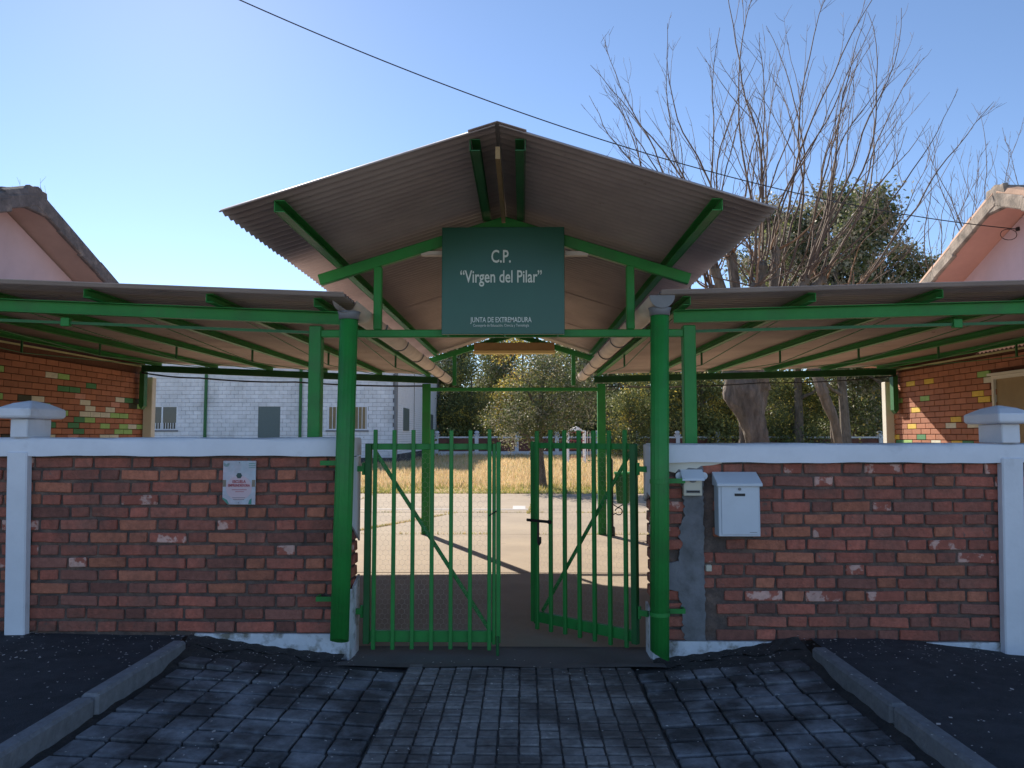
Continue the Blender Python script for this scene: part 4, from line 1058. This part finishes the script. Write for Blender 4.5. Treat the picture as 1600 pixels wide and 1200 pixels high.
# bare pollarded tree
def bare_tree(loc, seed, label, trunkpts, trunkrad, heads, shoots, name='bare_tree', scale=1.0, thick=1.0):
    rr = random.Random(seed); E = empty(name, loc, label, 'tree')
    L0 = Vector(loc)
    fp = []; fr = []
    for i in range(len(trunkpts) - 1):
        for k in range(7):
            t = k / 7; fp.append(L0 + Vector(trunkpts[i]).lerp(Vector(trunkpts[i+1]), t)); fr.append(trunkrad[i]*(1-t) + trunkrad[i+1]*t)
    fp.append(L0 + Vector(trunkpts[-1])); fr.append(trunkrad[-1])
    m = MB(); m.tube(fp, fr, 28)
    nb = len(m.v)
    for i, v in enumerate(m.v): 
        th_ = math.atan2(v.y-L0.y, v.x-L0.x)
        a = .10 * math.sin(v.z*3.1 + th_*2) + .09*math.sin(v.z*7 + th_*4 + 2*math.sin(v.z*2)) + .05*math.sin(th_*9 + v.z*1.5) + .04*rr.uniform(-1,1)
        c = Vector((v.x-L0.x, v.y-L0.y, 0)); v += c.normalized() * a * trunkrad[0]
    tp = L0 + Vector(trunkpts[-1])
    for hx, hy, hz, hr in heads:
        h = L0 + Vector((hx, hy, hz)); mid = tp.lerp(h, .5) + Vector((rr.uniform(-.2,.2), rr.uniform(-.2,.2), -.1))
        m.tube([L0 + Vector(trunkpts[-2]), tp, mid, h], [hr*2.0, hr*1.7, hr*1.3, hr*1.15], 8)
        m.tube([h - Vector((0,0,.12)), h, h + Vector((0,0,.14))], [hr*1.1, hr*1.5, hr*.7], 7)
    m.build('trunk', M['bark'], E, smooth=True)
    br = MB(); tw = MB(); hb = MB()
    def shoot(p, d, L_, r, lvl):
        L0_ = L_
        pts = [p]; rad = [r]; n = 16 if lvl == 0 else 6; q = p.copy(); d = d.normalized()
        for i in range(n):
            d = (d + Vector((rr.uniform(-.16,.16), rr.uniform(-.14,.14), rr.uniform(-.10,.11) + (.022 if lvl == 0 else .06)))).normalized()
            q = q + d * L_ / n; pts.append(q.copy()); rad.append(r*(1 - .88*(i+1)/n) + .0022)
        (hb if (lvl == 0 and L0_ < 2.2) else br if lvl == 0 else tw).tube(pts, rad, 5 if lvl == 0 else 3, cap=False)
        if lvl < 2:
            K = int(L_ * (2.6 if lvl == 0 else 2.2)) + 1
            for k in range(K):
                t = rr.uniform(.22, .97); i = min(n-1, int(t*n)); b = (pts[i+1] - pts[i]).normalized()
                sd_ = Vector((rr.uniform(-1,1), rr.uniform(-1,1), rr.uniform(-.2,.6)))
                big = rr.random() < (.24 if lvl == 0 else .1)
                shoot(pts[i].lerp(pts[i+1], rr.random()), b*1.0 + sd_*(.65 if big else 1.0), (L_*(1-t)*.6 + .25) if big else rr.uniform(.08,.45), max(rad[i]*.5, .004) if big else .004, lvl + 1 if big else 2)
    for sh in shoots:
        hi, dx, dy, dz, L_ = sh; hx, hy, hz, hr = heads[hi]
        p = L0 + Vector((hx + rr.uniform(-.15,.15), hy + rr.uniform(-.15,.15), hz + rr.uniform(-.05,.1)))
        shoot(p, Vector((dx, dy, dz)), L_, (.012 + .0029*L_ if L_ > 2.2 else .030) * thick, 0)
    br.build('limb_shoots', M['shoot'], E, smooth=True, kind='stuff')
    if hb.v: hb.build('short_limbs', M['twig'], E, smooth=True, kind='stuff')
    tw.build('twigs', M['twiggrey'], E, smooth=False, kind='stuff')
    return E
base = Vector((5.75, 14.14, 0))
heads = [(-1.5,.2,4.9,.10),(-1.0,-.4,5.5,.10),(-.4,.3,6.0,.11),(.2,-.3,5.6,.10),(.7,.2,6.1,.10),(1.3,-.1,5.3,.10),(1.9,.3,5.4,.09),(2.3,-.2,4.8,.09),(-.1,-.6,5.0,.10),(-.8,.7,5.2,.09),(1.0,.8,5.0,.09)]
sh = []
rr_ = random.Random(4)
targets = [(935,60),(900,215),(960,110),(1000,130),(1040,150),(1075,70),(1092,100),(1120,45),(1140,110),(1180,25),(1190,90),(1240,40),(1262,120),(1308,0),(1300,30),(1345,80),(1372,0),(1405,110),(1432,20),(1466,70),(1420,180),(1500,170),(1470,210),(1380,150),(1330,140),(905,240),(925,170),(1015,90),(1060,30),(1155,60),(1210,110),(1270,50),(1360,40),(1390,90),(1480,120),(1440,240),(1380,200),(1250,200),(1060,230),(985,210),(1150,200),(1215,170),(1285,190)]
for (px, py) in targets:
    T = at(px, py, 19 + rr_.uniform(-2, 2)) - base
    best = min(range(len(heads)), key=lambda i: abs(heads[i][0] - T.x * .36) + rr_.uniform(0, .5))
    h = Vector(heads[best][:3]); d = T - h; L_ = d.length * 1.04; d.normalize(); d.z -= .10
    sh.append((best, d.x, d.y, d.z, L_))
for i in range(60):   # shorter shoots filling the heart of the crown
    hi = rr_.randrange(len(heads)); a = rr_.uniform(0, 6.28); o_ = rr_.uniform(.2, 1.2)
    sh.append((hi, math.cos(a)*o_ + heads[hi][0]*.2, math.sin(a)*o_, rr_.uniform(.0, 1.0), rr_.choice([rr_.uniform(.5, 1.7), rr_.uniform(.6, 2.1), rr_.uniform(2.2, 3.0)])))
bare_tree(base, 9, 'large bare pollarded tree with a thick pale trunk and a fan of long shoots', [(.1,0,-.1),(.05,0,.5),(.0,0,1.3),(-.08,0,1.9),(-.20,0,2.5),(-.15,0,3.1),(0,0,3.6)], [.44,.35,.31,.36,.50,.54,.36], heads, sh)
b2 = Vector((wx(1300, 24), 24 - 4.86, 0))
heads2 = [(-.6,0,4.4,.09),(.3,.2,4.9,.1),(1.1,0,4.6,.09)]
sh2 = [(i % 3, random.uniform(-1,1.4), random.uniform(-.5,.5), random.uniform(.4,1), random.uniform(1.5,3.4)) for i in range(16)]
bare_tree(b2, 12, 'second bare tree with a dark leaning trunk right of the thick pale trunk', [(.15,0,-.1),(.1,0,.9),(.0,0,1.9),(-.3,0,2.7),(-.5,0,3.3)], [.19,.16,.15,.15,.13], heads2, sh2, thick=.8)
b3 = Vector((wx(1490, 22), 22 - 4.86, 0))
heads3 = [(-.9,0,4.2,.07),(-.2,.2,4.7,.08),(.5,0,4.6,.08),(1.0,.1,4.2,.07)]
sh3 = []
for (px, py) in [(1405,250),(1430,215),(1452,260),(1475,235),(1502,215),(1520,250),(1545,205),(1562,170),(1582,185),(1598,230),(1610,200),(1440,310),(1530,300),(1570,270)]:
    T = at(px, py, 22 + random.uniform(-1,1)) - b3; bi = min(range(4), key=lambda i: abs(heads3[i][0] - T.x*.4)); d = T - Vector(heads3[bi][:3]); L_ = d.length*1.03; d.normalize(); d.z -= .12; sh3.append((bi, d.x, d.y, d.z, L_))
for i in range(10): sh3.append((i % 4, random.uniform(-1,1), random.uniform(-.6,.6), random.uniform(.3,1), random.uniform(1,2.4)))
bare_tree(b3, 15, 'smaller bare tree rising just left of the right pink gable', [(0,0,-.1),(.05,0,1.2),(0,0,2.4),(.05,0,3.4)], [.2,.17,.15,.14], heads3, sh3, thick=.7)
b4 = Vector((wx(0, 26), 26 - 4.86, 0))
heads4 = [(0,0,7.2,.05),(.4,0,7.4,.05)]
sh4 = [(0, -.2, 0, 1, 3.0), (0, .25, 0, 1, 3.1), (1, .3, .1, 1, 2.9), (1, -.1, .1, 1, 2.6), (0, -.6, 0, 1, 2.9)]
bare_tree(b4, 18, 'bare tree whose top twigs show above the left roof ridge', [(0,0,-.1),(.0,0,2.5),(.1,0,5),(.05,0,6.6)], [.2,.17,.13,.09], heads4, sh4, thick=.5)

# ------------------------------------------------------------ GRASS and FALLEN PETALS
n = 70000
Y = 13.75 + (47 - 13.75) * rng.random(n)**1.7; X = (rng.random(n) - .5) * (9 + (Y - 13) * .52) - .3 + (Y-13)*.0
keep = ~((X < -6.2) & (Y > 31.9)); X = X[keep]; Y = Y[keep]; n = len(X)
patch = np.sin(X*1.7 + 2*np.sin(Y*.6)) + np.sin(Y*1.3 + X*.5)
near = np.clip((16.2 + .3*np.sin(X*2) - Y) / 1.6, 0, 1)
h = (.10 + .16 * rng.random(n) + .05 * patch) * (1 - .72*near); h = np.clip(h, .02, .5)
a = rng.random(n) * 6.283; lean = rng.normal(size=(n,2)) * .35 * h[:,None]; wd = .006 + .007 * rng.random(n) + (Y-13)*.0004
V = np.zeros((n,3,3)); V[:,0,0] = X - np.cos(a)*wd; V[:,0,1] = Y - np.sin(a)*wd; V[:,1,0] = X + np.cos(a)*wd; V[:,1,1] = Y + np.sin(a)*wd
V[:,2,0] = X + lean[:,0]; V[:,2,1] = Y + lean[:,1]; V[:,:2,2] = .0; V[:,2,2] = h
mi = rng.choice(2, n, p=[.62,.38]); g_ = rng.random(n) < (.08 + .62 * near); mi[g_] = 2
me = fast_mesh('dry_grass', V.reshape(-1,3), np.arange(3*n).reshape(n,3), [M['straw'], M['straw2'], M['grassg']], mi)
o = bpy.data.objects.new('dry_grass', me); COL.objects.link(o); tag(o, 'golden dry grass covering the field behind the concrete yard', 'grass', kind='stuff')

n = 9000; t = rng.random(n); w8 = rng.integers(0, 6, n)
lines = [((-6,6.15),(5,6.15)), ((-6,9.2),(5,9.2)), ((-2.6,6.2),(-1.2,9.2)), ((-3.6,.4),(-3.6,13.8)), ((.1,9.0),(.35,13.8)), ((-4,13.86),(4,13.86))]
LA = np.array([l[0] for l in lines]); LB = np.array([l[1] for l in lines]); P0 = LA[w8] * (1-t[:,None]) + LB[w8] * t[:,None]
P0 += rng.normal(size=(n,2)) * np.where(w8[:,None] == 5, .10, .016); keep = (np.sin(P0[:,0]*2.3 + P0[:,1]*1.7) + np.sin(P0[:,0]*7.1) + rng.random(n)) > .3; P0 = P0[keep]; n = len(P0)
h = .012 + .04 * rng.random(n); a = rng.random(n) * 6.283; V = np.zeros((n,3,3))
V[:,0,0] = P0[:,0]-np.cos(a)*.006; V[:,0,1] = P0[:,1]-np.sin(a)*.006; V[:,1,0] = P0[:,0]+np.cos(a)*.006; V[:,1,1] = P0[:,1]+np.sin(a)*.006
V[:,2,0] = P0[:,0] + rng.normal(size=n)*.015; V[:,2,1] = P0[:,1] + rng.normal(size=n)*.015; V[:,:2,2] = -.005; V[:,2,2] = h
me = fast_mesh('joint_weeds', V.reshape(-1,3), np.arange(3*n).reshape(n,3), [M['grassg'], M['straw']], rng.integers(0, 2, n))
o = bpy.data.objects.new('joint_weeds', me); COL.objects.link(o); tag(o, 'thin weeds growing in the joints of the concrete yard', 'weeds', kind='stuff')
n = 1900; V = []; rr_ = random.Random(3)
for i in range(n):
    u = rr_.random()
    if u < .45: x = rr_.uniform(-4.2, 4.2); y = -abs(rr_.gauss(0, .35)) - .03
    else: x = rr_.uniform(-3.6, 3.6); y = rr_.uniform(-2.4, -.1)
    if -1.0 < x < .8 and rr_.random() < .6: continue
    z = zdrive(x, y) if -2.0 < x < 1.66 else (.182 if (-2.13 < x < -2.0 or 1.66 < x < 1.79) else zwalk(x, y))
    s_ = rr_.uniform(.002, .0055) * (1.8 if rr_.random() < .05 else 1); a = rr_.uniform(0, 6.28); z += .011
    for k in range(4):
        V.append((x + s_*math.cos(a + k*1.571)*(1 if k % 2 else 1.6), y + s_*math.sin(a + k*1.571)*(1 if k % 2 else 1.6), z + rr_.uniform(0, .003)))
V = np.array(V); me = fast_mesh('fallen_petals', V, np.arange(len(V)).reshape(-1,4), M['petal'])
o = bpy.data.objects.new('fallen_petals', me); COL.objects.link(o); tag(o, 'tiny pale petals and crumbs scattered over the driveway and pavements', 'petals', kind='stuff')
